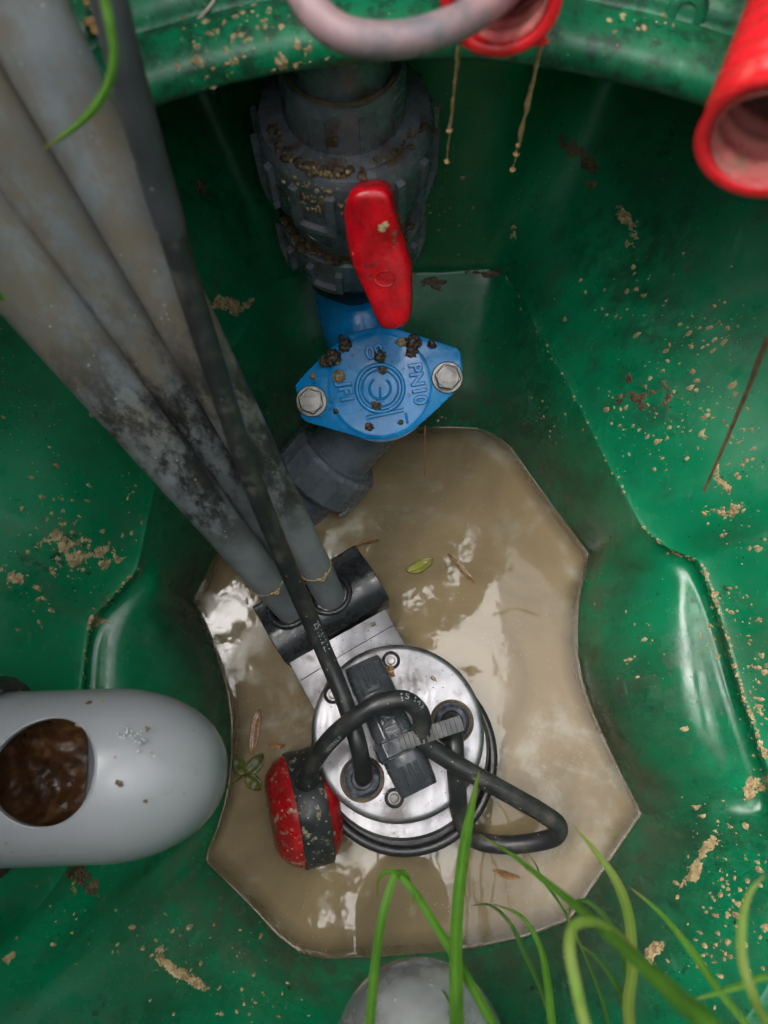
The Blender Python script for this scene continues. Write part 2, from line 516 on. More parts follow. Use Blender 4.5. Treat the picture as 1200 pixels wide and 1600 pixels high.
def leaf_mat(name, a, b, rough=.4):
    t = NT(name).wpos()
    c = t.mix(t.ramp(t.noise(50, 5), .35, .68), a, b)
    c = t.mix(t.ramp(t.noise(160, 6), .62, .72, 0, .6), c, (.20, .16, .04))
    def attr(nm2):
        q = t.n.new('ShaderNodeAttribute'); q.attribute_name = nm2; return q.outputs['Fac']
    c = t.mix(t.math('MULTIPLY', attr('rib'), .45), c, tuple(x * 1.9 for x in a))
    c = t.mix(t.math('MULTIPLY', attr('tipness'), t.ramp(t.noise(120, 3), .30, .55)), c, (.20, .13, .04))
    c = t.mix(t.ramp(t.noise(420, 2, .6, vec=t.vmul(t.co, (1, .15, .15))), .58, .70, 0, .45), c, tuple(x * .45 for x in b))
    t.set(Base_Color=c, Roughness=rough, Subsurface_Weight=0.0)
    tr = t.n.new('ShaderNodeBsdfTranslucent'); t.link(t.mix(.5, c, (.20, .42, .03)), tr.inputs['Color'])
    ms = t.n.new('ShaderNodeMixShader'); ms.inputs[0].default_value = .38
    t.link(t.b.outputs[0], ms.inputs[1]); t.link(tr.outputs[0], ms.inputs[2]); t.link(ms.outputs[0], t.out.inputs[0])
    M[name] = t.m
leaf_mat('grass_green', (.075, .185, .018), (.045, .125, .012), .5)
leaf_mat('grass_dark', (.030, .085, .012), (.022, .060, .010), .5)
leaf_mat('grass_pale', (.12, .20, .03), (.19, .20, .055), .5)
leaf_mat('leaf_green', (.17, .17, .03), (.09, .10, .02), .3)
leaf_mat('leaf_yellow', (.38, .36, .06), (.20, .18, .03), .3)

def drop_mat():
    t = NT('water_drop')
    t.set(Base_Color=(1, 1, 1), Roughness=.02, IOR=1.33, Transmission_Weight=1.0)
    M['drop'] = t.m
drop_mat()

# ================================================================ the tank
C0 = Vector((0.02, 0.05, 0))
NA = 720
def contour(lst, sig=3.0):
    pts = []
    W3 = [P(px, py, z) - C0 for px, py, z in lst]
    for i, a in enumerate(W3):                # straight edges between the measured corners
        b = W3[(i + 1) % len(W3)]
        for k in range(14):
            q = a.lerp(b, k / 14)
            pts.append((math.atan2(q.y, q.x) % (2 * math.pi), math.hypot(q.x, q.y), q.z))
    pts.sort()
    th = np.array([p[0] for p in pts]); rr = np.array([p[1] for p in pts]); zz = np.array([p[2] for p in pts])
    th = np.concatenate([th - 2 * np.pi, th, th + 2 * np.pi]); rr = np.tile(rr, 3); zz = np.tile(zz, 3)
    A = np.arange(NA) * 2 * np.pi / NA
    return smooth_c(np.interp(A, th, rr), sig), smooth_c(np.interp(A, th, zz), sig)

def smooth_c(a, sig):
    k = np.arange(-int(sig * 3) - 1, int(sig * 3) + 2); g = np.exp(-k * k / (2 * sig * sig)); g /= g.sum()
    return sum(np.roll(a, i) * w for i, w in zip(k, g))

W = [(600, 668), (700, 666), (745, 668), (775, 680), (800, 700), (860, 785), (921, 866), (911, 910), (905, 950), (903, 990), (904, 1025), (910, 1060), (921, 1095), (936, 1132), (955, 1174), (978, 1222), (1004, 1270), (950, 1350), (890, 1438), (820, 1465), (740, 1482), (600, 1495), (510, 1498), (470, 1490), (435, 1465), (380, 1405), (319, 1344), (336, 1300), (349, 1258), (357, 1215), (361, 1170), (360, 1125), (355, 1085), (345, 1045), (331, 1005), (317, 970), (302, 938), (345, 850), (400, 770), (460, 700), (510, 672), (560, 668)]
r1, z1 = contour([(a, b, 0.0) for a, b in W], 1.1)
E = [(480, 425, .080), (600, 425, .080), (700, 425, .080), (768, 420, .081), (792, 432, .083), (880, 590, .088), (1000, 820, .10), (1040, 855, .10), (1090, 875, .10), (1120, 950, .10), (1160, 1090, .10), (1195, 1190, .10), (1225, 1275, .10), (1240, 1400, .11), (1200, 1540, .11), (1100, 1680, .10), (900, 1720, .10), (600, 1740, .10), (300, 1720, .10), (60, 1790, .11), (-60, 1660, .11), (-45, 1520, .11), (62, 1420, .105), (112, 1350, .10), (122, 1200, .10), (128, 1080, .10), (140, 970, .10), (215, 890, .10), (245, 750, .10), (330, 600, .088), (430, 440, .083)]
r4, z4 = contour(E, 1.3)
A_ = np.arange(NA) * 2 * np.pi / NA

def lerp_c(f): return r1 + (r4 - r1) * f, z1 + (z4 - z1) * f
def bulge(lst, base, soft=8):
    """pull the base contour onto the points of lst between their angles"""
    br, bz = base
    pts = []
    W3 = catmull([P(px, py, z) - C0 for px, py, z in lst], 10)
    for q in W3:
        pts.append((math.atan2(q.y, q.x), math.hypot(q.x, q.y), q.z))
    th = np.unwrap([p[0] for p in pts])
    if th[0] > th[-1]: th = th[::-1]; pts = pts[::-1]
    rr = br.copy(); zz = bz.copy()
    for i, a in enumerate(A_):
        for k in (-2 * np.pi, 0, 2 * np.pi):
            aa = a + k
            lo, hi = th[0], th[-1]; m = R(soft)
            if lo - m < aa < hi + m:
                w = min(1, max(0, (aa - lo + m) / m)) * min(1, max(0, (hi + m - aa) / m))
                w = w * w * (3 - 2 * w)
                rr[i] = br[i] * (1 - w) + np.interp(aa, th, [p[1] for p in pts]) * w
                zz[i] = bz[i] * (1 - w) + np.interp(aa, th, [p[2] for p in pts]) * w
    return smooth_c(rr, 1.6), smooth_c(zz, 1.6)

B2R = [(978, 905, .044), (950, 962, .035), (938, 1020, .034), (950, 1090, .034), (985, 1170, .034), (1045, 1252, .030)]
B2L = [(268, 955, .040), (296, 1020, .034), (312, 1110, .034), (312, 1200, .034), (296, 1290, .034), (246, 1348, .030)]
B3R = [(1080, 888, .086), (1108, 960, .084), (1146, 1095, .082), (1180, 1195, .078), (1200, 1262, .074)]
B3L = [(222, 900, .086), (150, 982, .084), (138, 1080, .082), (132, 1200, .080), (132, 1335, .078)]
k2 = bulge(B2L, bulge(B2R, lerp_c(.45)))
B5R = [(1056, 908, .079), (1060, 965, .078), (1086, 1095, .078), (1112, 1190, .074), (1140, 1258, .064)]
B5L = [(238, 925, .075), (192, 990, .078), (180, 1080, .078), (174, 1200, .076), (182, 1335, .066)]
k25 = bulge(B5L, bulge(B5R, lerp_c(.72)))
k3 = bulge(B3L, bulge(B3R, lerp_c(.93)))
# niche weight: 1 on the vertical back wall behind the valve, 0 round the sloping sides
wb = np.clip(1 - np.maximum(0, np.abs(np.degrees(A_) - 91) - 13) / 7, 0, 1)
wb = smooth_c(wb, 3)
cn, sn = np.cos(A_), np.sin(A_)
# circular neck opening, radius .28 round (.02, 0)
off = np.array([0.0, C0.y])
bq = off[1] * sn
RL = .283
rl = -bq + np.sqrt(bq * bq - off[1] ** 2 + RL * RL)
side = np.clip(np.cos(A_), -1, 1)
rows = []
def row(r, z): rows.append((np.broadcast_to(r, (NA,)).astype(float), np.broadcast_to(z, (NA,)).astype(float)))
row(r1 * .55, -.16); row(r1 * .86, -.10); row(r1 * .955, -.035)
row(r1, z1)
row(*k2); row(*k25); row(*k3)
row(k3[0] * .15 + r4 * .85, k3[1] * .15 + z4 * .85)
row(r4, z4)
row(r4 + .0008 + (1 - wb) * .0014, z4 + .0016 + wb * .005)
row(r4 + .0030 + (1 - wb) * .0050, z4 + .0070 + wb * .008)
row(r4 + .008 + (1 - wb) * .028, z4 + .045)
row(r4 * 1.0 + .012 + (1 - wb) * .075, z4 * .4 + .15)
r6 = np.maximum(r4 + .018 + (1 - wb) * .13, rl + .035)
row(r6, .27)
row(np.maximum(r6 - .004, rl + .03), .325)
row(rl + .018, .345); row(rl + .004, .346); row(rl, .352); row(rl + .003, .360); row(rl + .012, .363)
row(rl + .024, .3625); row(rl + .029, .3605); row(rl + .034, .366); row(rl + .060, .371); row(rl + .10, .375); row(rl + .13, .380); row(rl + .142, .395); row(rl + .145, .45); row(rl + .146, .65); row(rl + .147, .905); row(rl + .151, .915); row(rl + .18, .918)  # unseen shaft above the rim, raised to block low sky light from the niche
RRr = np.array([r for r, z in rows]); ZZ = np.array([z for r, z in rows])

def centripetal(Q, n):
    """Q: rows x NA x 2"""
    Q = np.concatenate([2 * Q[:1] - Q[1:2], Q, 2 * Q[-1:] - Q[-2:-1]])
    out = []
    for i in range(1, len(Q) - 2):
        p0, p1, p2, p3 = Q[i - 1:i + 3]
        d = lambda a, b: np.maximum(1e-5, np.linalg.norm(b - a, axis=-1, keepdims=True)) ** .5
        t0 = 0; t1 = t0 + d(p0, p1); t2 = t1 + d(p1, p2); t3 = t2 + d(p2, p3)
        for k in range(n):
            t = t1 + (t2 - t1) * k / n
            a1 = (t1 - t) / (t1 - t0) * p0 + (t - t0) / (t1 - t0) * p1
            a2 = (t2 - t) / (t2 - t1) * p1 + (t - t1) / (t2 - t1) * p2
            a3 = (t3 - t) / (t3 - t2) * p2 + (t - t2) / (t3 - t2) * p3
            b1 = (t2 - t) / (t2 - t0) * a1 + (t - t0) / (t2 - t0) * a2
            b2 = (t3 - t) / (t3 - t1) * a2 + (t - t1) / (t3 - t1) * a3
            out.append((t2 - t) / (t2 - t1) * b1 + (t - t1) / (t2 - t1) * b2)
    out.append(Q[-2])
    return np.array(out)
NS = 5
prof = centripetal(np.stack([RRr, ZZ], -1), NS)
def ring_faces(n, i0=0):
    return [(i * NA + k, i * NA + (k + 1) % NA, (i + 1) * NA + (k + 1) % NA, (i + 1) * NA + k) for i in range(n - 1) for k in range(NA)]
def wall_verts(pr):
    vs = []
    for i in range(len(pr)):
        for k in range(NA):
            r, z = pr[i, k]
            x, y = C0.x + r * cn[k], C0.y + r * sn[k]
            q = Vector((x, y, z))
            amp = .0006 * min(1, abs(z) / .03)
            d = noise.noise(q * 14) * amp + noise.noise(q * 45) * amp * .3
            vs.append(Vector((x + cn[k] * d, y + sn[k] * d, z + d)))
    return vs

LIP = 15 * NS                               # row where the underside of the neck starts
tank = empty('pump_chamber', (C0.x, C0.y, -.16), 'green moulded plastic pump chamber with sloping walls and round neck', 'tank')
all_v = wall_verts(prof)
mb = MB(); mb.add(all_v[:(LIP + 1) * NA], ring_faces(LIP + 1)); mb.add([Vector((C0.x, C0.y, -.17))] , [])
mb.f += [tuple([len(mb.v) - 1, k, (k + 1) % NA]) for k in range(NA)]
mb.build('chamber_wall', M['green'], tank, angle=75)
mb = MB(); nr = len(prof) - LIP
mb.add(all_v[LIP * NA:], ring_faces(nr))
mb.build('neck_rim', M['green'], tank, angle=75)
TANK_BVH = BVHTree.FromPolygons([tuple(v) for v in all_v], ring_faces(len(prof)))

def on_tank(px, py):
    d = ray(px, py).normalized()
    h = TANK_BVH.ray_cast(CAM, d)
    if h[0] is None: return None, None
    n = h[1]
    if n.dot(d) > 0: n = -n
    return h[0], n

# moulded boss with a screw hole on the neck rim
bp, bn = on_tank(1072, 22)
if bp:
    mb = MB(); lathe(mb, bp - bn * .001, bn, [(0, .0095), (.0012, .0085), (.002, .006), (.0018, .0042), (-.001, .0034), (-.001, 0)], 28)
    mb.build('screw_boss', M['green'], tank)

# ---------------------------------------------------------------- water
mb = MB(); vs = []
fr_ = [0, .15, .3, .45, .6, .72, .82, .9, .95]
edge = [.016, .010, .006, .0042, .0030, .0020, .0012, .0006, .0002, -.0002]
nrow = 0
for f in fr_:
    vs += [Vector((C0.x + r1[k] * f * .93 * cn[k], C0.y + r1[k] * f * .93 * sn[k], 0)) for k in range(NA)]; nrow += 1
for e in edge:
    h = .0013 * math.exp(-(e + .0004) / .0006)
    vs += [Vector((C0.x + (r1[k] - e) * cn[k], C0.y + (r1[k] - e) * sn[k], h)) for k in range(NA)]; nrow += 1
mb.add(vs, ring_faces(nrow))
water = mb.build('water', M['water'], None, angle=180)
at_ = water.data.attributes.new('murk', 'FLOAT', 'POINT')
mk = [1.0] * (len(fr_) * NA)
for e in edge: mk += [min(1.0, .30 + .70 * max(0, e) / .016)] * NA
at_.data.foreach_set('value', mk)
tag(water, 'murky brown water with a thin film of scum', None, kind='structure')

# ---------------------------------------------------------------- ground outside the neck (out of frame)
mb = MB()
rg_ = [.43, .47, .55, .8, 1.6, 4, 12, 60]
N2 = 96
vs = []
for i, rr in enumerate(rg_):
    for k in range(N2):
        a = 2 * math.pi * k / N2
        q = Vector((C0.x + rr * math.cos(a), rr * math.sin(a), 0))
        q.z = (.89 if i == 0 else .925 + .03 * fbm(q, 3) * (1 if rr < 2 else .5))
        vs.append(q)
mb.add(vs, [(i * N2 + k, i * N2 + (k + 1) % N2, (i + 1) * N2 + (k + 1) % N2, (i + 1) * N2 + k) for i in range(len(rg_) - 1) for k in range(N2)])
ground = mb.build('ground', M['soil'], None)
tag(ground, 'dark soil around the mouth of the chamber', kind='structure')

# ---------------------------------------------------------------- canopy added out of view to block sky and pattern the water reflections
leaf_mat('added_tree_leaf', (.035, .075, .018), (.022, .05, .012), .5)
added_tree = empty('added_tree', (-1.6, -2.2, .75), 'leafy canopy added out of view to break up the sky mirrored in the water', 'added_tree')
tr = random.Random(5)
mb = MB(); trunk = catmull([Vector((-1.6, -2.2, .6)), Vector((-1.5, -2.1, 1.8)), Vector((-1.2, -1.7, 3.2)), Vector((-.8, -1.2, 4.6))], 6)
sweep(mb, trunk, lambda f, s: .14 - .08 * f, 12); mb.build('trunk', M['twig_bark'], added_tree)
mb = MB(); tips = []
for i in range(18):
    b0 = trunk[rng.randrange(10, 18)]; tip = (Vector((tr.uniform(-.7, .7), tr.uniform(.9, 1.9), 0)), Vector((tr.uniform(-1.5, -.2), tr.uniform(-1.0, .3), 0)), Vector((tr.uniform(-.6, .45), tr.uniform(-1.7, -.8), 0)))[(0, 1, 0, 1, 1)[i % 5]] + Vector((0, 0, tr.uniform(3.4, 4.6)))
    tips += [b0.lerp(tip, f) for f in (.5, .7, .85, 1)]
    sweep(mb, catmull([b0, b0.lerp(tip, .5) + Vector((0, 0, .2)), tip], 6), lambda f, s: .035 * (1 - f) + .006, 8)
mb.build('branch', M['twig_bark'], added_tree)
mb = MB()
for i in range(2300):
    c = tr.choice(tips) + Vector((tr.gauss(0, .17), tr.gauss(0, .17), tr.gauss(0, .12)))
    a, u, w = basis(Vector((tr.gauss(0, .5), tr.gauss(0, .5), 1)).normalized()); ph = tr.uniform(0, 6.28)
    u, w = u * math.cos(ph) + w * math.sin(ph), w * math.cos(ph) - u * math.sin(ph); L_ = tr.uniform(.06, .13)
    mb.add([c - u * L_, c + w * L_ * .45, c + u * L_, c - w * L_ * .45], [(0, 1, 2, 3)])
mb.build('crown', M['added_tree_leaf'], added_tree, smooth=False)['kind'] = 'stuff'

# ================================================================ pump
pc = P(621, 1142, .046)
pn = Vector((-.035, .05, 1)).normalized()
pump = empty('submersible_pump', (pc.x, pc.y, -.12), 'submersible pump with round shiny steel lid in the water', 'pump')
PX = .62 / F * .93                         # metres per photo pixel near the pump
a_, u_, w_ = basis(pn, (0, 1, 0))
low = Vector((.004, -.016, 0))
mb = MB(); lathe(mb, Vector((pc.x, pc.y, -.12)) + low, (0, 0, 1), [(0, .060), (.10, .0665), (.136, .0675), (.141, .066), (.1415, .058)], 72)
mb.build('motor_housing', M['black_rubber'], pump)
mb = MB(); torus(mb, pc + low * 1.0 - pn * .024, pn, .0655, .0036, 72, 12)
mb.build('rubber_seal', M['black_rubber'], pump)
mb = MB(); lathe(mb, pc + low * .62 - pn * .024, pn, [(0, .0635), (.006, .0640), (.0095, .0632), (.011, .0615), (.0112, .05), (.010, 0)], 96)
mb.build('housing_flange', M['steel'], pump)
mb = MB(); lathe(mb, pc - pn * .014, pn, [(0, .0615), (.0085, .0622), (.0118, .0618), (.0136, .0600), (.0140, .0575), (.0140, .03), (.0140, 0)], 96)
lid = mb.build('lid', M['steel'], pump)
def lidpt(px, py, h=0):
    return RP(px, py, pc, pn) + pn * h
# lid screws in round pockets
for (sx, sy) in ((611, 1032), (616, 1247), (520, 1085), (674, 1262)):
    s = lidpt(sx, sy) - (pn * .0015 if sy < 1255 else -pn * -.009)
    big = 1.0 if sy < 1255 else .62
    mb = MB(); lathe(mb, s, pn, [(0, .0070 * big), (.0020, .0068 * big), (.0024, .0060 * big), (.0014, .0042 * big)], 28)
    pk = mb.build('screw', M['black_rubber'], pump)
    mb = MB(); lathe(mb, s + pn * .0008, pn, [(0, .0033 * big), (.0014, .0032 * big), (.0020, .0026 * big), (.0020, .0015 * big), (.0006, .0014 * big), (.0006, 0)], 18, mod=lambda t, h: 1 + (.10 * math.cos(6 * t) if h > .002 else 0))
    mb.build('screw_head', M['bolt_steel'], pk)
# cable glands
for (gx, gy) in ((566, 1217), (706, 1128)):
    g = lidpt(gx, gy)
    mb = MB(); lathe(mb, g, pn, [(-.001, .0150), (.0006, .0146), (.0012, .0138), (.0002, .0134), (.0002, .0125), (.0030, .0118), (.0042, .0100), (.0036, .0078), (.001, .0070)], 40)
    gl = mb.build('cable_gland', M['seal_rubber'], pump)
    mb = MB(); torus(mb, g + pn * .0006, pn, .0146, .0011, 40, 8); mb.build('gland_ring', M['mud_brown'], gl)
# rust-coloured sediment beside the handle
mb = MB()
for i in range(9):
    q = lidpt(607 + rng.uniform(-7, 7), 1052 + rng.uniform(-11, 11), .0006)
    lathe(mb, q, pn, [(-.001, .0022), (.0006, .0017), (.0012, .0008), (.0013, 0)], 9, mod=lambda t, h: 1 + .3 * math.sin(3 * t + i))
mb.build('sediment', M['rust_sediment'], lid)
mb = MB()
q = lidpt(677, 1060, .0004); lathe(mb, q, pn, [(-.001, .0020), (.0010, .0016), (.0016, .0008), (.0017, 0)], 8, mod=lambda t, h: 1 + .3 * math.sin(2 * t))
mb.build('sediment', M['mud_pale'], lid)

# carrying handle
h0, h1 = lidpt(567, 1040, .012), lidpt(655, 1235, .012)
hx = (h1 - h0).normalized(); hy = pn.cross(hx).normalized()
HL = (h1 - h0).length
def bar(mb, prof_top, half, n=28, base=0.0):
    """rounded bar from h0 to h1; prof_top(s) = height of the crown"""
    vs, fs = [], []
    cs = [(-1, 0), (-1, .55), (-.93, .80), (-.75, .95), (-.45, 1), (.45, 1), (.75, .95), (.93, .80), (1, .55), (1, 0)]
    for i in range(n + 1):
        s = i / n
        for (cy, cz) in cs:
            vs.append(h0 + hx * (HL * s) + hy * (half(s) * cy) + pn * (base + (prof_top(s) - base) * cz - .012))
    m = len(cs)
    for i in range(n):
        for k in range(m - 1):
            fs.append((i * m + k, (i + 1) * m + k, (i + 1) * m + k + 1, i * m + k + 1))
        fs.append((i * m + m - 1, (i + 1) * m + m - 1, (i + 1) * m, i * m))
    fs.append(tuple(range(m))); fs.append(tuple(n * m + k for k in range(m))[::-1])
    return mb.add(vs, fs)
crown = lambda s: .031 - .010 * abs(2 * s - 1) ** 3
mb = MB(); bar(mb, crown, lambda s: .0148 - .0014 * abs(2 * s - 1) ** 6)
handle = mb.build('carrying_handle', M['handle_plastic'], pump, angle=50)
HTOP = lambda s, y=0: h0 + hx * (HL * s) + hy * y + pn * (crown(s) - .012)
mb = MB()
def rib(mb, s0, s1, y0, y1, w=.0010, n=6):
    path = [HTOP(s0 + (s1 - s0) * i / n, y0 + (y1 - y0) * i / n) for i in range(n + 1)]
    sweep(mb, path, w, 8)
for y in (-.0055, .0055): rib(mb, .30, .64, y, y)
for y in (-.0072, .0066): rib(mb, .05, .25, y, y)
for y in (-.0034, -.0008, .0014, .0038): rib(mb, .04, .20, y, y)
rib(mb, .205, .205, -.0034, -.0008); rib(mb, .205, .205, .0014, .0038); rib(mb, .245, .245, -.0072, .0066); rib(mb, .275, .275, -.0050, .0050)
for y in (-.0060, -.0038, -.0002, .0012, .0044, .0056): rib(mb, .80, .96, y, y)
mb.build('rib', M['handle_plastic'], handle)
mb = MB(); lettering(mb, 'GAIB', .0130, HTOP(.47) + pn * .0002, hx, pn.cross(hx), .0008, .0005)
mb.build('embossed_lettering', M['handle_plastic'], handle)
# cable clip round the handle
cc = .66
mb = MB()
for (s0, s1, g) in ((cc - .055, cc + .055, .0022), (cc - .075, cc - .055, .0012), (cc + .055, cc + .072, .0012)):
    m_ = []
    for i, s in enumerate((s0, s1)):
        for (cy, cz) in [(-1, .05), (-1, .6), (-.9, .85), (-.6, 1), (.6, 1), (.9, .85), (1, .6), (1, .05)]:
            m_.append(h0 + hx * (HL * s) + hy * ((.0148 + g) * cy) + pn * ((crown(cc) + g) * cz - .012))
    fs = [(k, 8 + k, 9 + k, k + 1) for k in range(7)] + [tuple(range(8)), tuple(range(8, 16))[::-1], (7, 15, 8, 0)]
    mb.add(m_, fs)
clip = mb.build('cable_clip', M['handle_plastic'], pump, smooth=False, bevel=.0006)
mb = MB()
for i in range(-2, 3):
    box(mb, HTOP(cc) + pn * .0026 + hy * (i * .0020), hx, hy, pn, HL * .085, .0009, .0012)
for i in range(-2, 3):
    box(mb, h0 + hx * (HL * cc) - hy * .0172 + pn * (.008 + i * .0022), hx, hy, pn, HL * .08, .0012, .0009)
mb.build('clip_rib', M['handle_plastic'], clip, smooth=False)
# ribbed tongue of the clip, bent out over the lid to the right
t0 = HTOP(cc, .002) + pn * .0085; t1 = lidpt(716, 1136, .047)
tx = (t1 - t0).normalized(); tz = (pn - tx * pn.dot(tx)).normalized(); ty = tz.cross(tx)
mb = MB(); box(mb, (t0 + t1) / 2, tx, ty, tz, (t1 - t0).length, .0100, .0026)
tongue = mb.build('ribbed_tongue', M['strap_grey'], clip, smooth=False)
mb = MB()
for i in range(13):
    box(mb, t0.lerp(t1, (i + .8) / 13.4) + tz * .0017, tx, ty, tz, .0013, .0098, .0018)
mb.build('tongue_rib', M['strap_grey'], tongue, smooth=False)

# mounting plate between lid and pipe bracket
zp = pc.z - .012
poly = [P(x, y, zp) for x, y in ((452, 1035), (601, 952), (655, 1045), (690, 1120), (520, 1160), (492, 1110))]
mb = MB(); prism(mb, poly, Vector((0, 0, 1)), .004, inset=.0005)
plate = mb.build('mounting_plate', M['steel'], pump, angle=30)
mb = MB()
sweep(mb, [P(470, 1063, zp + .0001), P(540, 1020, zp + .0001), P(616, 976, zp + .0001)], .00035, 6)
mb.build('scored_line', M['mud_brown'], plate)
mb = MB(); prism(mb, [P(x, y, zp + .0012) for x, y in ((579, 973), (586, 971), (588, 976), (581, 979))], Vector((0, 0, 1)), .0014); mb.build('sediment', M['mud_brown'], plate)

# ---------------------------------------------------------------- black bracket that takes the tubes
bl, br_ = P(432, 985, .03), P(570, 900, .03)
bx = (br_ - bl).normalized(); by = Vector((0, 0, 1)).cross(bx)
bl, br_ = bl - bx * .006, br_ + bx * .006
BL = (br_ - bl).length
mb = MB(); vs, fs = [], []
csec = []
prof_b = [(-.027, -.03), (-.027, .004), (-.0255, .010), (-.020, .0155), (-.012, .0185), (-.004, .0190), (.004, .0165), (.010, .0115), (.016, .0095), (.0225, .0090), (.0235, .0080), (.0235, -.03)]
NB = 30
for i in range(NB + 1):
    s = i / NB
    for (y, z) in prof_b:
        vs.append(bl + bx * (BL * s) + by * y + Vector((0, 0, z)))
m = len(prof_b)
for i in range(NB):
    for k in range(m):
        fs.append((i * m + k, (i + 1) * m + k, (i + 1) * m + (k + 1) % m, i * m + (k + 1) % m))
fs.append(tuple(range(m))); fs.append(tuple(NB * m + k for k in range(m))[::-1])
mb.add(vs, fs)
bracket = empty('pipe_bracket', (bl + br_) / 2 - Vector((0, 0, .03)), 'black plastic bracket holding the lower ends of the grey tubes', 'bracket')
mb.build('bracket_body', M['black_plastic'], bracket, angle=35, bevel=.0008)

# ---------------------------------------------------------------- grey tubes
def tube_path(a, b, ext):
    pa, pb = D(*a), b
    d = (pa - pb)
    return catmull([pb, pb + d * .33, pb + d * .66, pa, pa + d * ext], 8)
zb = .036
tubes = []
for (nm, top, bot, rt, rb_, ext, lab) in (
    ('support_tube', (-5, 392, .315), P(462, 962, zb), .0168, .0108, .6, 'stained grey tube, lowest on the left of the three running to the bracket'),
    ('support_tube', (0, 205, .288), P(470, 925, .030) + Vector((0, .004, -.01)), .0168, .0100, .6, 'stained grey tube squeezed between the other two tubes'),
    ('support_tube', (52, 48, .258), P(522, 942, zb), .0150, .0110, .6, 'stained grey tube under the black cable, nearest the blue valve')):
    pth = tube_path(top, bot, ext)
    t = empty(nm, bot, lab, 'tube', 'grey tubes leaning into the chamber')
    Lt = (D(*top) - bot).length
    mb = MB(); sweep(mb, pth, lambda f, s, rb_=rb_, rt=rt, Lt=Lt: rb_ + (rt - rb_) * min(1.2, s / Lt), 48, oval=lambda f: 1 - .45 * min(1, f * 1.8), up=-FWD)
    mb.build('tube_wall', M['tube'], t)
    tubes.append((pth, t, rb_))
for i in (0, 2):
    pth, t, rb_ = tubes[i]
    d = (pth[1] - pth[0]).normalized()
    mb = MB(); torus(mb, pth[0] + d * (.0135 / d.z), (d + Vector((0, 0, .9))).normalized(), rb_ + .0042, .0022, 40, 10)
    mb.build('socket_lip', M['black_plastic'], bracket)
    mb = MB(); lathe(mb, pth[0] + d * .001, d, [(-.004, rb_ + .0006), (.0015, rb_ + .0006), (.0022, rb_ - .0002)], 36); mb.build('tube_collar', M['tube'], t)
    # dried sludge ring where the tube was once under water
    mb = MB(); torus(mb, pth[0] + d * .055, d, rb_ + .0007, .0004, 40, 6, 1.0, 5.2); 
    for j in range(14):
        k = rng.uniform(-1, 1); a, u, w = basis(d)
        q = pth[0] + d * (.052 + abs(k) * .006) + (Vector((0, 0, 1)) - d * d.z).normalized() * (rb_ + .0011) + d.cross(Vector((0, 0, 1))).normalized() * (k * .004)
        lathe(mb, q, (0, 0, 1), [(-.0015, .0014), (.0002, .0010), (.0006, 0)], 7)
    mb.build('dried_sludge', M['mud_pale'], t)

# ---------------------------------------------------------------- cables
cpts = [(140, -170, .222), (160, -50, .228), (195, 100, .248), (262, 340, .300), (330, 560, .352), (398, 760, .418), (455, 900, .482), (503, 1010, .522), (540, 1100, .525), (560, 1165, .520), (566, 1198, .530)]
path = catmull([D(*c) for c in cpts] + [lidpt(567, 1217, -.002)], 10)
pcab = empty('power_cable', path[-1], 'long black power cable lying on the grey tubes down to the pump lid', 'cable')
mb = MB(); sweep(mb, path, lambda f, s: .0052 + .0008 * min(1, f * 1.4), 24); mb.build('cable_sheath', M['cable_black'], pcab)
# the upper, dry length is sleeved
mb = MB(); i1 = 32
sweep(mb, path[:i1], lambda f, s: .0056 + .0007 * f if f < .97 else .0063 - .0006 * (f - .97) / .03, 24)
simple('dry_sleeve', (.055, .052, .060), .42, col2=(.040, .038, .044), bump=.1, speck=(.4, .38, .36), speck_keep=.97)
mb.build('sleeve', M['dry_sleeve'], pcab)
mb = MB()
tube_lettering(mb, '25 1512 L1', .0062, path, .0060, .765, Vector((.6, -.2, 1)).normalized())
mb.build('cable_print', M['print_white'], pcab)

fpts = [(478, 1222, .045), (488, 1195, .062), (512, 1160, .082), (548, 1127, .096), (592, 1100, .103), (632, 1094, .102), (655, 1112, .096), (661, 1140, .088), (668, 1163, .083), (690, 1180, .080), (735, 1207, .076), (800, 1243, .070), (850, 1272, .062), (872, 1290, .054), (868, 1306, .045), (835, 1316, .036), (785, 1320, .030), (742, 1311, .030), (721, 1280, .040), (714, 1225, .060), (711, 1175, .069), (709, 1145, .066)]
fpath = catmull([P(*c) for c in fpts] + [lidpt(706, 1128, .004), lidpt(706, 1128, -.003)], 10)

# ================================================================ float switch
fc = P(474, 1262, .012)
fl_axis = (P(505, 1255, .012) - P(445, 1270, .012)).normalized() * 1.0
fl_axis = (fl_axis + Vector((0, 0, -.20))).normalized()
floatsw = empty('float_switch', (fc.x, fc.y, fc.z - .045), 'red float switch with a black band on a short cable in the water', 'float switch')
fm = lambda t, h: 1 + .012 * math.cos(6 * t)
mb = MB(); lathe(mb, fc, fl_axis, [(-.0245, 0), (-.0245, .023), (-.0225, .0295), (-.015, .0375), (-.009, .0405), (.010, .0405), (.015, .0385), (.0225, .0295), (.0245, .023), (.0245, 0)], 48, mod=lambda t, h: 1 + .025 * math.cos(6 * t))
mb.build('float_body', M['red_float'], floatsw, angle=30)
mb = MB(); lathe(mb, fc + fl_axis * .003, fl_axis, [(-.0110, .0390), (-.0108, .0412), (-.0095, .0420), (.0095, .0420), (.0108, .0412), (.0110, .0390)], 48, mod=lambda t, h: 1 + .02 * math.cos(6 * t))
band = mb.build('band', M['float_black'], floatsw, angle=45)
bdir = (fpath[3] - fpath[0]).normalized()
b0 = fpath[0]
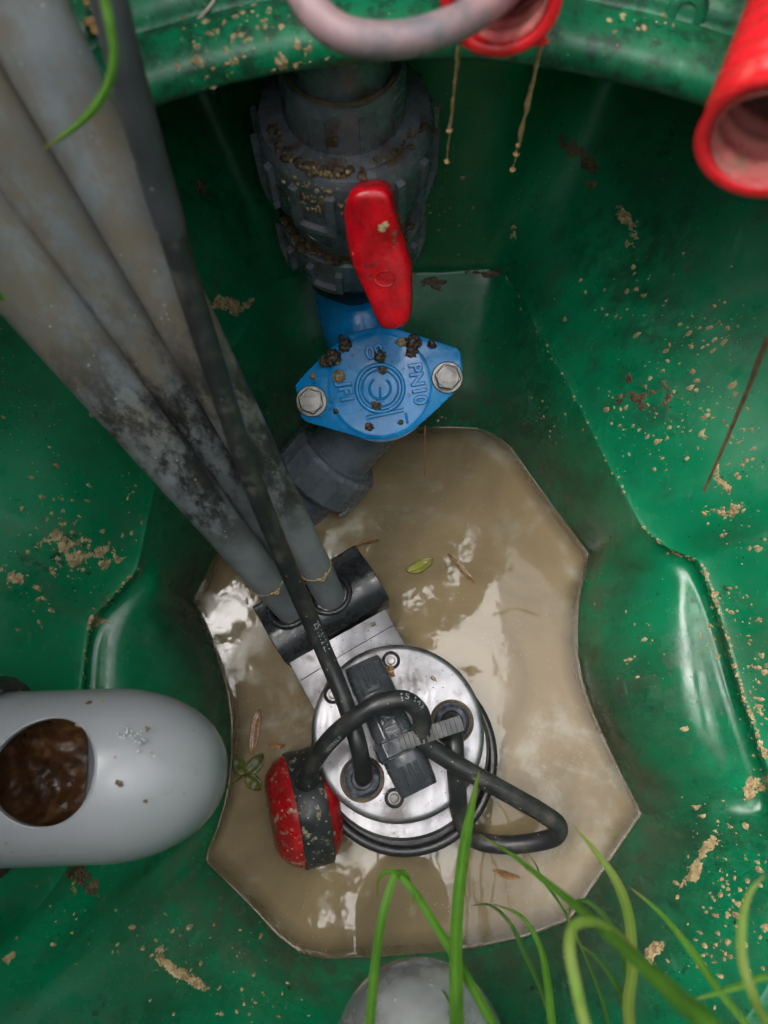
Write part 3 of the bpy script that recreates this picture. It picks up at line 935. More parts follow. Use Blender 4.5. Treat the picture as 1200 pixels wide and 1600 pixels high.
mb = MB(); lathe(mb, b0 - bdir * .014, bdir, [(-.010, .0135), (0, .0130), (.004, .0120), (.0045, .0110), (.008, .0110), (.0085, .0098), (.012, .0098), (.0125, .0088), (.018, .0085), (.024, .0074), (.027, .0062)], 32)
mb.build('cable_boot', M['float_black'], floatsw, angle=30)
mb = MB(); sweep(mb, fpath, .0063, 24); mb.build('cable_sheath', M['cable_black'], floatsw)
mb = MB()
tube_lettering(mb, '15 143', .0055, fpath, .0063, .262, Vector((.5, .35, 1)).normalized())
tube_lettering(mb, 'H07RN-F', .0046, fpath, .0063, .125, Vector((.3, -.9, 1)).normalized())
mb.build('cable_print', M['print_rust'], floatsw)['kind'] = 'stuff'

# ================================================================ check valve (blue)
vc = P(592, 602, .118)
vn = Vector((-.02, -.38, .92)).normalized()
chk = empty('check_valve', vc - Vector((0, 0, .09)), 'blue painted check valve with a two-bolt oval cover', 'valve')
oc = [(461, 602), (474, 586), (505, 555), (528, 535), (548, 522), (570, 514), (595, 511), (620, 514), (645, 521), (715, 544), (720, 550), (725, 590), (718, 606), (672, 650), (650, 668), (630, 680), (608, 687), (585, 688), (562, 684), (540, 677), (480, 660), (470, 652)]
opl = [RP(x, y, vc, vn) for x, y in oc]
def vplane(px, py, h=0): return RP(px, py, vc, vn) + vn * h
mb = MB(); prism(mb, opl, vn, .011, inset=.0012)
cover = mb.build('cover', M['blue_paint'], chk, angle=35)
vcc = sum(opl, Vector()) / len(opl)
mb = MB(); prism(mb, [vcc + (q - vcc) * 1.0 - vn * .0125 for q in opl], vn, .009, inset=.0008)
mb.build('body_flange', M['blue_paint'], chk, angle=35)
# domed middle of the cover, ring and emblem
cen = vplane(593, 603)
mb = MB(); lathe(mb, cen - vn * .002, vn, [(0, .0375), (.0021, .0372), (.0026, .0362), (.0028, .034), (.0028, 0)], 64)
mb.build('cover_dome', M['blue_paint'], cover)
up_v = (UPV - vn * UPV.dot(vn)).normalized(); rt_v = up_v.cross(vn)
ce2 = vplane(594, 607, .0022)
mb = MB(); torus(mb, ce2, vn, .0165, .0016, 48, 10)
torus(mb, ce2, vn, .0128, .0007, 48, 8)
mb.build('embossed_ring', M['blue_paint'], cover)
mb = MB(); torus(mb, ce2 + vn * .0002, vn, .0075, .0009, 30, 8, R(125), R(415), hint=rt_v)
sweep(mb, [ce2 + up_v * .001, ce2 - up_v * .0085], .0008, 8)
sweep(mb, [ce2 - up_v * .0092 - rt_v * .003, ce2 - up_v * .0088 + rt_v * .003], .0008, 8)
mb.build('embossed_emblem', M['blue_paint'], cover)
mb = MB(); lettering(mb, 'PN10', .0128, vplane(652, 600, .0018), -up_v * .985 - rt_v * -.17, rt_v * .985 + up_v * .17, .0010, .0007)
mb.build('embossed_lettering', M['blue_paint'], cover)
mb = MB(); lettering(mb, 'JF1', .0125, vplane(540, 614, .0018), -up_v * .98 - rt_v * -.17, rt_v * .98 + up_v * .17, .0010, .0007)
mb.build('embossed_lettering', M['blue_paint'], cover)
mb = MB(); lettering(mb, '80', .0128, vplane(585, 549, .0018), -rt_v * .97 - up_v * .2, -up_v * .97 + rt_v * .2, .0010, .0007)
mb.build('embossed_lettering', M['blue_paint'], cover)
mb = MB(); sweep(mb, [vplane(572, 653, .0022), vplane(602, 647, .0026), vplane(630, 641, .0022)], .0014, 8); sweep(mb, [vplane(634, 645, .0018), vplane(637, 662, .0014)], .0009, 8)
mb.build('embossed_bar', M['blue_paint'], cover)
# bolts
for (bx_, by_, rot) in ((487, 627, .2), (699, 590, .35)):
    q = vplane(bx_, by_)
    mb = MB(); lathe(mb, q, vn, [(-.001, .0112), (.0008, .0112), (.0014, .0106), (.0014, .0060)], 36)
    bolt = mb.build('bolt', M['bolt_steel'], chk)
    mb = MB(); ah, uh, wh = basis(vn, up_v)
    hexp = [q + vn * .0075 + (uh * math.cos(rot + k * math.pi / 3) + wh * math.sin(rot + k * math.pi / 3)) * .0094 for k in range(6)]
    prism(mb, hexp, vn, .0065, inset=.0)
    mb.build('hex_head', M['bolt_steel'], bolt, smooth=False, bevel=.0007)
    mb = MB(); lathe(mb, q + vn * .0072, vn, [(0, .0080), (.0007, .0074), (.0008, 0)], 30); 
    lettering(mb, 'A2-70', .0040, q + vn * .0083 + up_v * .0035, rt_v, up_v, .0003)
    lettering(mb, 'MAL', .0036, q + vn * .0083 - up_v * .0035, rt_v, up_v, .0003)
    mb.build('bolt_marking', M['bolt_steel'], bolt)
# body: ball housing behind the cover and vertical neck up to the ball valve
VX = P(541, 215, .25)                      # axis of the vertical riser
AX = Vector((VX.x, VX.y, 0))
mb = MB(); lathe(mb, cen - vn * .020, -vn, [(0, .040), (.02, .038), (.045, .034), (.065, .026), (.075, 0)], 40)
mb.build('ball_housing', M['blue_paint'], chk)
low_p = cen - vn * .055
mb = MB(); sweep(mb, catmull([low_p + Vector((0, .0, .0)), Vector((AX.x, AX.y - .012, .095)), Vector((AX.x, AX.y, .125)), Vector((AX.x, AX.y, .165))], 8), lambda f, s: .030 + .003 * f, 32)
mb.build('riser_neck', M['blue_paint'], chk)
mb = MB(); lathe(mb, Vector((AX.x, AX.y, .126)), (0, 0, 1), [(0, .0345), (.004, .037), (.030, .037), (.034, .034)], 36, mod=lambda t, h: 1 + .02 * math.cos(8 * t))
mb.build('neck_collar', M['black_rubber'], chk)

# ---------------------------------------------------------------- grey union under the check valve
e0, e1 = P(572, 660, .050), P(482, 765, .006)
ed = (e1 - e0).normalized(); EL = (e1 - e0).length
elb = empty('pipe_union', e1, 'dark grey ribbed pipe union running from the blue valve into the water', 'pipe fitting')
mb = MB(); lathe(mb, e0 - ed * .012, ed, [(0, .027), (.012 + EL * .42, .027), (.012 + EL * .44, .030), (.012 + EL * .50, .031)], 40)
mb.build('inner_pipe', M['clean_pvc'], elb)
ribn = 16
mb = MB(); lathe(mb, e0 + ed * (EL * .44), ed, [(0, .0285), (.001, .0345), (.004, .0372), (.030, .0372), (.033, .0350), (.034, .028)], 96, mod=lambda t, h: 1 + (.022 if math.cos(ribn * t) > .82 else 0))
nut = mb.build('ribbed_nut', M['clean_pvc'], elb, angle=30)
mb = MB(); lathe(mb, e0 + ed * (EL * .44 + .0335), ed, [(0, .0265), (.05, .0265)], 36); mb.build('outlet_pipe', M['clean_pvc'], elb)
mb = MB()
for i in range(60):
    a, u, w = basis(ed); tt = rng.uniform(-.9, .9)
    dr = (RGT * math.cos(tt) + UPV * math.sin(tt) * .7 - FWD * .35); dr = (dr - ed * dr.dot(ed)).normalized()
    q = e0 + ed * (EL * .44 + rng.uniform(.026, .036)) + dr * .0365
    lathe(mb, q, dr, [(-.001, .0016), (.0004, .0013), (.0012, .0006), (.0014, 0)], 7, mod=lambda t, h: 1 + .3 * math.sin(3 * t + i))
mb.build('scale_crust', M['crust'], nut)

# ================================================================ ball valve
bv = empty('ball_valve', (AX.x, AX.y, .16), 'dirty dark grey union ball valve standing on the blue valve', 'valve')
def ax(z): return Vector((AX.x, AX.y, z))
nm_ = 10
def nutmod(t, h): return 1
def union_nut(z0, z1, r, name):
    H = z1 - z0
    mb = MB(); lathe(mb, ax(z0), (0, 0, 1), [(0, r * .80), (0, r * .965), (.003, r), (H * .80, r), (H * .90, r * .985), (H * .97, r * .94), (H, r * .86), (H, r * .60)], 96)
    o = mb.build(name, M['dark_pvc'], bv, angle=35)
    # raised grip frames round the nut
    mb = MB(); npad = 8
    for k in range(npad):
        a0 = 2 * math.pi * k / npad + .18
        def arcbar(aa, ab, za, zb_, pr):
            vs = []; n = 6
            for i in range(n + 1):
                t = aa + (ab - aa) * i / n
                d = Vector((math.cos(t), math.sin(t), 0))
                for (rr, zz) in ((r * .99, za), (r + pr, za + .0008), (r + pr, zb_ - .0008), (r * .99, zb_)):
                    vs.append(ax(zz) + d * rr)
            fs = [(i * 4 + j, i * 4 + 4 + j, i * 4 + 4 + (j + 1) % 4, i * 4 + (j + 1) % 4) for i in range(n) for j in range(4)]
            fs += [(0, 1, 2, 3), tuple(n * 4 + j for j in range(4))[::-1]]
            mb.add(vs, fs)
        w = 2 * math.pi / npad
        arcbar(a0, a0 + .09, z0 + .004, z0 + H * .82, .0036)
        arcbar(a0 + .09, a0 + w * .52, z0 + .004, z0 + .0095, .0036)
        arcbar(a0 + w * .52, a0 + w * .52 + .09, z0 + .004, z0 + H * .82, .0036)
    mb.build('grip_frame', M['dark_pvc'], o, angle=30)
    return o
union_nut(.226, .272, .0505, 'union_nut')
union_nut(.160, .190, .0470, 'union_nut')
mb = MB(); lathe(mb, ax(.190), (0, 0, 1), [(-.005, .047), (.001, .047), (.002, .0455), (.002, .0400), (.037, .0395)], 64)
body = mb.build('valve_body', M['dark_pvc'], bv, angle=35)
mb = MB(); lathe(mb, ax(.268), (0, 0, 1), [(0, .0435), (.005, .0430), (.007, .036), (.007, .034), (.034, .0335), (.037, .0325), (.037, .028), (.02, .0275)], 64, mod=lambda t, h: 1)
mb.build('end_connector', M['dark_pvc'], bv, angle=35)
mb = MB(); lathe(mb, ax(.27), (0, 0, 1), [(0, .0272), (.075, .0272)], 40); mb.build('riser_pipe', M['dark_pvc'], bv)
mb = MB(); torus(mb, ax(.3052), (0, 0, 1), .0300, .0014, 48, 8); mb.build('mud_ring', M['mud_brown'], bv)
mb = MB()
for t in (-1.95, -1.15, -.55): 
    d = Vector((math.cos(t), math.sin(t), 0)); box(mb, ax(.286) + d * .0335, Vector((-d.y, d.x, 0)), d, Vector((0, 0, 1)), .010, .002, .026)
mb.build('connector_rib', M['dark_pvc'], bv, smooth=False)
# moulded maker's oval on the body
d = Vector((math.cos(R(-118)), math.sin(R(-118)), 0)); tt = Vector((-d.y, d.x, 0))
mb = MB(); cq = ax(.208) + d * .0402
pth = [cq + tt * (.0095 * math.cos(a)) + Vector((0, 0, .0065 * math.sin(a))) for a in [2 * math.pi * i / 28 for i in range(29)]]
sweep(mb, pth, .0005, 6, cap=False)
lettering(mb, 'FIP', .0062, cq, tt, Vector((0, 0, 1)), .0006)
mb.build('moulded_emblem', M['dark_pvc'], body)

# red lever
hc = D(590, 405, .40)
hc = P(592, 405, .262)
hn = Vector((-.05, -.74, .67)).normalized()
ho = [(541, 312), (548, 300), (562, 293), (583, 290), (600, 292), (609, 300), (614, 318), (622, 350), (634, 392), (643, 425), (644, 450), (643, 490), (639, 506), (628, 516), (610, 520), (597, 517), (589, 507), (577, 480), (560, 445), (546, 410), (538, 365), (536, 335)]
hpl = [RP(x, y, hc, hn) for x, y in ho]
hpl = catmull(hpl + [hpl[0]], 4)[:-1]
mb = MB()
ctr = sum(hpl, Vector()) / len(hpl)
def lift(q):                                # gentle hump near the hub and hollow in the middle of the lever
    s = (q - ctr).dot(UPV) / .055
    return .0065 * math.exp(-((s - .62) / .28) ** 2) - .0018 * math.exp(-((s + .1) / .5) ** 2)
m = len(hpl)
lev = [(0, -.020), (0, -.006), (.0012, -.0022), (.0035, -.0003), (.007, 0), (.012, .0004)]
vs, fs = [], []
for (ins, dz) in lev:
    for q in hpl:
        q2 = q + (ctr - q).normalized() * ins
        vs.append(q2 + hn * (dz + (lift(q2) if dz > -.01 else 0)))
for j in range(len(lev) - 1):
    for k in range(m):
        fs.append((j * m + k, j * m + (k + 1) % m, (j + 1) * m + (k + 1) % m, (j + 1) * m + k))
vs.append(ctr + hn * (.0006 + lift(ctr))); base = (len(lev) - 1) * m
# fill the face with a strip across so the hump follows its length
half = m // 2
fs.append(tuple(range(m))[::-1])
nv = len(vs) - 1
for k in range(m): fs.append((base + k, base + (k + 1) % m, nv))
mb.add(vs, fs)
lever = mb.build('lever', M['red_plastic'], bv, angle=60)
lever['label'] = 'red lever handle'
hu = (UPV - hn * UPV.dot(hn)).normalized(); hr = hu.cross(hn)
mb = MB(); cq = RP(601, 436, hc, hn) + hn * (-.0006)
pth = [cq + hr * (.0052 * math.cos(a)) + hu * (.0040 * math.sin(a)) for a in [2 * math.pi * i / 24 for i in range(25)]]
sweep(mb, pth, .0004, 6, cap=False)
lettering(mb, '+ -', .005, cq, hr, hu, .0004)
mb.build('moulded_emblem', M['red_plastic'], lever)
mb = MB()
for i in range(70):
    x, y = rng.gauss(592, 17), rng.gauss(372, 9)
    q = RP(x, y, hc, hn)
    if abs(x - 592) > 30: continue
    lathe(mb, q + hn * (lift(q) - .0001), hn, [(0, .0012 * rng.uniform(.3, 1.1)), (.0002, .0006), (.00022, 0)], 7, mod=lambda t, h: 1 + .4 * math.sin(3 * t + i))
mb.build('grime', M['mud_dark'], lever)['kind'] = 'stuff'
st = RP(573, 335, hc, hn) - hn * .012
mb = MB(); sweep(mb, [st, Vector((AX.x + .006, AX.y - .02, .205))], .012, 28); mb.build('stem', M['dark_pvc'], bv)

# ================================================================ inlet pipe on the left
def domed_shell(tip, axis, r, wall, length, dome):
    """closed shell: outer dome + cylinder, inner skin; axis points from the tip into the wall"""
    prof = []
    for i in range(13):
        a = math.pi / 2 * i / 12
        prof.append((dome * (1 - math.cos(a)), max(1e-6, r * math.sin(a) ** .92)))
    for i in range(1, 7): prof.append((dome + (length - dome) * i / 6, r))
    inner = []
    for i in range(12, -1, -1):
        a = math.pi / 2 * i / 12
        inner.append((wall + (dome - wall) * (1 - math.cos(a)), max(1e-6, (r - wall) * math.sin(a) ** .92)))
    prof += [(length, r - wall)] + inner
    return prof
def cut(obj, cutter_mb):
    c = cutter_mb.build('cutter', None, None, smooth=False)
    m = obj.modifiers.new('cut', 'BOOLEAN'); m.operation = 'DIFFERENCE'; m.solver = 'EXACT'; m.object = c
    bpy.context.view_layer.update()
    dg = bpy.context.evaluated_depsgraph_get()
    me = bpy.data.meshes.new_from_object(obj.evaluated_get(dg))
    obj.modifiers.clear(); old = obj.data; obj.data = me
    bm = bmesh.new(); bm.from_mesh(me)
    for f in bm.faces: f.smooth = True
    for e in bm.edges: e.smooth = not (len(e.link_faces) == 2 and e.calc_face_angle(0) > R(30))
    bm.to_mesh(me); bm.free()
    bpy.data.objects.remove(c); bpy.data.meshes.remove(old)

zi = .185
it = P(354, 1203, zi + .01)
idir = (P(0, 1213, zi) - it); idir.z = .002; idir.normalize()
IR = .0432
inl = empty('inlet_pipe', it + idir * .06 - Vector((0, 0, IR)), 'pale grey inlet pipe with round end and a hole in its top', 'pipe')
mb = MB(); lathe(mb, it, idir, domed_shell(it, idir, IR, .0042, .24, .060), 96)
ip = mb.build('pipe_wall', M['inlet_pvc'], inl, angle=40)
hcen = P(80, 1205, zi + IR)
mb = MB(); lathe(mb, Vector((hcen.x, hcen.y, zi)), (0, 0, 1), [(0.01, .0248), (.12, .0248)], 64)
cut(ip, mb)
mb = MB(); a, u, w = basis(idir, (0, 0, 1)); vs, fs = [], []
n1, n2 = 90, 60
for i in range(n1 + 1):
    h = .085 + .15 * i / n1
    for k in range(n2 + 1):
        t = math.pi + math.pi * .42 * (2 * k / n2 - 1) + .12 * noise.noise(Vector((i * .12, 3.3, 0)))
        q = it + a * h + (u * math.cos(t) + w * math.sin(t)) * (IR - .0052)
        dd = .003 + .0022 * fbm(q, 90, 5) + .003 * noise.noise(q * 22)
        vs.append(q - (u * math.cos(t) + w * math.sin(t)) * max(0, dd))
fs = [(i * (n2 + 1) + k, i * (n2 + 1) + k + 1, (i + 1) * (n2 + 1) + k + 1, (i + 1) * (n2 + 1) + k) for i in range(n1) for k in range(n2)]
mb.add(vs, fs); sl = mb.build('sludge_lining', M['sludge'], inl, angle=80)
rh = .0251; axp = it + idir * .1
pth = []
for i in range(65):
    f = 2 * math.pi * i / 64
    q = Vector((hcen.x + rh * math.cos(f), hcen.y + rh * math.sin(f), 0))
    rel = q - it; hh = rel.dot(idir); lat = Vector((rel.x, rel.y, 0)) - Vector((idir.x, idir.y, 0)) * (Vector((rel.x, rel.y, 0)).dot(Vector((idir.x, idir.y, 0)).normalized()) / Vector((idir.x, idir.y, 0)).length)
    cz = it.z + idir.z * hh
    q.z = cz + math.sqrt(max(0, IR * IR - lat.length_squared)) - .0002
    pth.append(q)
mb = MB(); sweep(mb, pth, .0006, 6, cap=False); mb.build('hole_burr', M['inlet_pvc'], inl)
mb = MB(); lathe(mb, it + idir * ((P(28, 1210, zi) - it).length), idir, [(0, IR + .0005), (0, IR + .006), (.003, IR + .008), (.03, IR + .008), (.03, IR + .0005)], 64, closed=True)
mb.build('rubber_seal', M['black_rubber'], inl)

def on_inlet(px, py):
    q = P(px, py, zi + IR * .9)
    for _ in range(6):
        rel = q - it; ii = Vector((idir.x, idir.y, 0)).normalized()
        lat = Vector((rel.x, rel.y, 0)) - ii * Vector((rel.x, rel.y, 0)).dot(ii)
        q = P(px, py, it.z + math.sqrt(max(1e-6, IR * IR - lat.length_squared)))
    return q, (Vector((0, 0, q.z - it.z)) + lat).normalized()
CLOD_LATER = [(144, 1100, 7, 'mud_brown'), (157, 1098, 4, 'mud_pale'), (230, 1139, 4, 'mud_brown'), (184, 1224, 5, 'mud_brown'), (226, 1252, 3, 'mud_brown'), (128, 1128, 6, 'mud_pale'), (122, 1133, 4, 'mud_pale'), (14, 1326, 5, 'mud_pale'), (60, 1322, 5, 'mud_pale'), (78, 1320, 4, 'mud_pale'), (118, 1318, 3, 'mud_brown')]
CHALK = [(190, 1146), (198, 1142), (204, 1150), (216, 1143), (222, 1156), (219, 1162), (240, 1180), (150, 1160)]
# pipe at the bottom edge
bt = P(652, 1499, .182)
bdir2 = Vector((0.02, -1, .03)).normalized()
bot = empty('drain_pipe', bt + bdir2 * .06 - Vector((0, 0, .0555)), 'wet grey pipe with round end at the bottom edge', 'pipe')
mb = MB(); lathe(mb, bt, bdir2, domed_shell(bt, bdir2, .0445, .004, .17, .050), 96)
mb.build('pipe_wall', M['drain_pvc'], bot, angle=40)

# ================================================================ red corrugated conduits
def conduit(name, mouth, axis, r, length, pitch, label):
    """open corrugated hose: mouth faces -axis"""
    t = empty(name, mouth, label, 'conduit')
    path = catmull([mouth, mouth + axis * (length * .35), mouth + axis * (length * .7) + Vector((0, 0, .006)), mouth + axis * length + Vector((0, 0, .02))], 60)
    rf = lambda f, s: r * (1 - .080 * (.5 - .5 * math.tanh(3.0 * math.cos(2 * math.pi * s / pitch))))
    mb = MB(); sweep(mb, path, rf, 56, cap=False); o = mb.build('corrugated_wall', M['red_conduit'], t, angle=70)
    mb = MB(); sweep(mb, path, lambda f, s: r * .80 - .03 * r * math.cos(2 * math.pi * s / pitch), 48, cap=False)
    mb.build('inner_wall', M['conduit_liner'], t, angle=70)
    a = (path[1] - path[0]).normalized()
    mb = MB(); lathe(mb, mouth, -a, [(-.0015, r * .99), (.0004, r * 1.0), (.0008, r * .97), (.0004, r * .86), (-.0002, r * .81), (-.002, r * .79)], 56, mod=lambda t, h: 1 + .012 * math.sin(3 * t + 1), cap=False)
    mb.build('cut_edge', M['red_conduit'], t, angle=60)
    return t, path
m1 = P(783, -8, .432)
c1ax = Vector((.15, 1.04, -.30)).normalized()
cd1, c1p = conduit('cable_conduit', m1, c1ax, .0190, .17, .0085, 'red corrugated conduit with a torn end and a grey hose in it')
mb = MB(); pts = [RP(x, y, m1, c1ax) for x, y in ((742, 56), (770, 70), (815, 66), (852, 62), (858, 67), (850, 72), (800, 77), (757, 76), (735, 62))]
prism(mb, pts, -c1ax, .002, inset=.0004); mb.build('torn_strip', M['red_conduit'], cd1)
m2 = P(1196, 222, .44)
c2ax = Vector((.40, .89, -.10)).normalized()
cd2, c2p = conduit('cable_conduit', m2, c2ax, .0190, .20, .0095, 'red corrugated conduit with an open end at the right edge')

# grey-pink hose looping out of the upper conduit
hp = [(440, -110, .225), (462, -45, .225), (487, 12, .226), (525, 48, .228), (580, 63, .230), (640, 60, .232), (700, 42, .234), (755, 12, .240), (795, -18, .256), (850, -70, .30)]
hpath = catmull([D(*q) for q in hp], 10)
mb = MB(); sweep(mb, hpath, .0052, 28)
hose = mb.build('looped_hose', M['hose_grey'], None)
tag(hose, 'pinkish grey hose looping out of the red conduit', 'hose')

# ---------------------------------------------------------------- slime strings hanging from the conduit
def slime(px0, py0, z0, length, beads, w, label):
    top = P(px0, py0, z0)
    n = 70; path = [top - Vector((0, 0, length * i / n)) + Vector((.0006 * noise.noise(Vector((i * .2, px0, 0))), 0, 0)) for i in range(n + 1)]
    def rad(f, s):
        r = w * (.55 + .45 * noise.noise(Vector((f * 9, px0 * .1, 3))) + .25 * noise.noise(Vector((f * 30, px0 * .1, 9))))
        r *= (1 if f < beads[0] else .40)
        for b, br in zip([beads[0]] + beads[1], beads[2]): r = max(r, br * math.exp(-((f - b) / .014) ** 2))
        return max(.00022, r)
    mb = MB(); sweep(mb, path, rad, 14)
    o = mb.build('slime_string', M['slime'], None)
    return tag(o, label, 'slime', 'slime strings under the red conduit')
slime(719, 58, .392, .066, (.70, [.985], [.0014, .0013]), .0011, 'thin brown slime string hanging below the grey hose')
slime(853, 38, .388, .080, (.79, [.86, .985], [.0014, .0015, .0015]), .0019, 'thicker brown slime string hanging below the torn conduit strip')

# ================================================================ clods, flakes, litter
def clod(mb, c, n, r, seed, squash=.7, sub=3, amp=.5, freq=1.6):
    bm = bmesh.new(); bmesh.ops.create_icosphere(bm, subdivisions=sub, radius=1)
    a, u, w = basis(n)
    vs = []
    for v in bm.verts:
        d = 1 + amp * fbm(v.co + Vector((seed * 3.1, 0, 0)), freq, 4)
        q = v.co * (d * r)
        vs.append(c + u * q.x + w * q.y + a * (q.z * squash))
    fs = [tuple(v.index for v in f.verts) for f in bm.faces]
    bm.free()
    return mb.add(vs, fs)

cl = [(521, 560, 13.5, 'mud_dark', 'big dark mud clod on the left of the blue cover'), (539, 539, 10.5, 'mud_dark', 'round dark clod behind the biggest clod on the blue cover'), (507, 566, 9, 'mud_brown', 'small brown clod stuck to the left of the biggest clod on the blue cover'), (530, 588, 10, 'mud_pale', 'pale tan crumb below the biggest clod on the blue cover'),
      (594, 556, 10, 'mud_dark', 'round black clod on top centre of the blue cover'), (598, 577, 8, 'mud_brown', 'small brown clod on the ring of the blue cover'), (645, 536, 12.5, 'mud_dark', 'dark clod beside the tip of the red lever'), (643, 550, 9, 'mud_dark', 'dark lower half of the clod by the red lever tip'), (629, 535, 7.5, 'mud_pale', 'pale crumb just under the tip of the red lever'),
      (674, 538, 6.5, 'mud_dark', 'lone small clod on the right slope of the blue cover'), (588, 635, 8.5, 'mud_brown', 'brown clod on the lower ring of the blue cover'), (577, 667, 7, 'mud_dark', 'small dark clod on the lower edge of the blue cover'), (626, 660, 4.5, 'mud_brown', 'tiny brown crumb near the lower right of the blue cover'), (525, 643, 4.5, 'mud_brown', 'tiny crumb right of the left bolt'), (489, 588, 5, 'mud_pale', 'pale smear above the left bolt')]
for i, (x, y, r, mt, lab) in enumerate(cl):
    mb = MB(); r_ = r * .00046
    clod(mb, vplane(x, y, r_ * .40), vn, r_ * .85, i, .75, 4, .55, 2.6)
    for j in range(3): clod(mb, vplane(x + rng.gauss(0, r * .5), y + rng.gauss(0, r * .4), r_ * .2), vn, r_ * rng.uniform(.3, .55), i * 7 + j, .7, 3, .6, 2.8)
    tag(mb.build('mud_clod', M[mt], None, angle=180), lab, 'mud clod', 'clods on the blue cover')
for i, (x, y, r, mt) in enumerate(CLOD_LATER):
    q, nn = on_inlet(x, y); mb = MB()
    for j in range(4): clod(mb, q + Vector((rng.gauss(0, r * .00016), rng.gauss(0, r * .00012), 0)), nn, r * .00026 * rng.uniform(.5, 1), i * 9 + j + 500, .35, 2, .7, 2.4)
    mb.build('mud_speck', M[mt], inl, angle=180)
mb = MB()
for i, (x, y) in enumerate(CHALK):
    q, nn = on_inlet(x, y)
    for j in range(5): clod(mb, q + Vector((rng.gauss(0, .0013), rng.gauss(0, .0010), 0)), nn, rng.uniform(.0003, .0009), i * 9 + j + 700, .2, 1, .8, 2.4)
mb.build('scale_flecks', M['print_white'], inl, angle=180)['kind'] = 'stuff'
# dirt on the ball valve, one part of it
mb = MB()
for i in range(420):
    th = R(rng.uniform(-165, -15)); ring = rng.choice((0, 0, 1, 1, 2))
    z, r = ((.2725, rng.uniform(.034, .046)), (.1925, rng.uniform(.040, .0455)), (.2735, rng.uniform(.036, .043)))[ring]
    if rng.random() < .5: th = R(rng.gauss(-115, 14) if ring != 1 else rng.gauss(-135, 22))
    clod(mb, ax(z) + Vector((math.cos(th) * r, math.sin(th) * r, 0)), Vector((0, 0, 1)), .0006 + .0028 * rng.random() ** 2, i, .28, 2, .8, 2.2)
o = mb.build('mud_crust', M['mud_brown'], bv, angle=180); o['kind'] = 'stuff'
mb = MB()
for i in range(140):
    th = R(rng.gauss(-108, 9)); z = rng.choice((.273, .2715, .268, .258, .25)); r = .0455 if z > .27 else .051
    clod(mb, ax(z + rng.uniform(-.003, .003)) + Vector((math.cos(th) * r, math.sin(th) * r, 0)), Vector((math.cos(th), math.sin(th), .8)), rng.uniform(.0005, .0017), i + 300, .35, 1, .8, 2.2)
o = mb.build('mud_grit', M['mud_pale'], bv, angle=180); o['kind'] = 'stuff'
mb = MB(); clod(mb, RP(598, 352, hc, hn) + hn * .006, hn, .0022, 5, .6, 2); clod(mb, RP(603, 348, hc, hn) + hn * .006, hn, .0018, 6, .6, 2); mb.build('mud_speck', M['mud_pale'], lever)

def ragged(px, py, ln, wd, ang, n, seed, mat, label, sz=1.0):
    """a dried mud crust on the tank wall: one ragged sheet pressed on the surface, thin at its edges"""
    ca, sa = math.cos(R(ang)), math.sin(R(ang))
    st = 1.5 if ln < 80 else 1.8
    nu, nv = int(ln * 1.3 / st), int(wd * 2.0 / st)
    loose = max(0.0, 1 - sz) * 1.2
    val, pos = {}, {}
    for i in range(nu + 1):
        for j in range(nv + 1):
            u, v = (i / nu - .5) * 1.3 * ln, (j / nv - .5) * 2.0 * wd
            bend = .30 * wd * math.sin(u / ln * 5 + seed)
            q = Vector((u * .055, v * .055, seed * 7.3))
            f = 1 - math.sqrt((2 * u / ln) ** 2 + (2 * (v + bend) / wd) ** 2 * .8)
            k = f * (1.0 - loose * .5) + .95 * noise.fractal(q, .7, 2.0, 3) + .5 * noise.noise(q * 7) - .10 - loose * .25
            val[i, j] = k
            if k > -.25:
                pos[i, j] = on_tank(px + ca * u - sa * v, py + sa * u + ca * v)
    mb = MB(); idx = {}
    def vert(i, j):
        if (i, j) not in idx:
            p, nn = pos[i, j]
            k = max(0, min(1, val[i, j] * 2.2))
            h = (-.0002 + .0014 * k * (.6 + .8 * noise.noise(p * 900))) * (.5 + .5 * sz)
            idx[i, j] = len(mb.v); mb.v.append(p + nn * h)
        return idx[i, j]
    for i in range(nu):
        for j in range(nv):
            cs = ((i, j), (i + 1, j), (i + 1, j + 1), (i, j + 1))
            if sum(val[c] > 0 for c in cs) >= 2 and all(c in pos and pos[c][0] for c in cs):
                mb.f.append(tuple(vert(*c) for c in cs))
    if mb.v:
        o = mb.build('mud_patch', M[mat], None, angle=60)
        tag(o, label, 'mud patch', 'dried mud patches on the green walls')
ragged(903, 245, 100, 26, 60, 60, 1, 'mud_brown', 'long brown mud streak in the dark upper right recess')
ragged(981, 356, 60, 20, 62, 46, 2, 'mud_pale', 'pale mud fleck below the brown streak on the upper right wall')
ragged(803, 365, 26, 12, 80, 14, 3, 'mud_pale', 'small pale fleck beside the back corner of the recess')
ragged(362, 476, 54, 20, 0, 40, 4, 'mud_pale', 'pale curled mud crust on the wall right of the cable')
ragged(1142, 796, 62, 16, -15, 40, 5, 'mud_pale', 'pale forked mud streak below the twig tip')
ragged(1128, 752, 44, 12, 70, 22, 6, 'mud_pale', 'thin pale streak just right of the twig tip')
ragged(1092, 1350, 120, 15, -55, 90, 7, 'mud_pale', 'long pale diagonal streak on the lower right wall')
ragged(1022, 1490, 60, 16, -60, 45, 8, 'mud_pale', 'pale patch behind the grass at the lower right')
ragged(155, 972, 46, 16, -30, 30, 9, 'mud_pale', 'pale patch on the crease left of the tubes')
ragged(18, 898, 44, 24, 0, 34, 10, 'mud_pale', 'tan lump at the left edge above the inlet pipe', 1.3)
ragged(132, 1372, 66, 34, 65, 60, 11, 'mud_brown', 'brown mud clot hanging under the inlet pipe', 1.3)
ragged(282, 1520, 96, 18, 45, 70, 12, 'mud_pale', 'pale streak on the dark lower left wall')
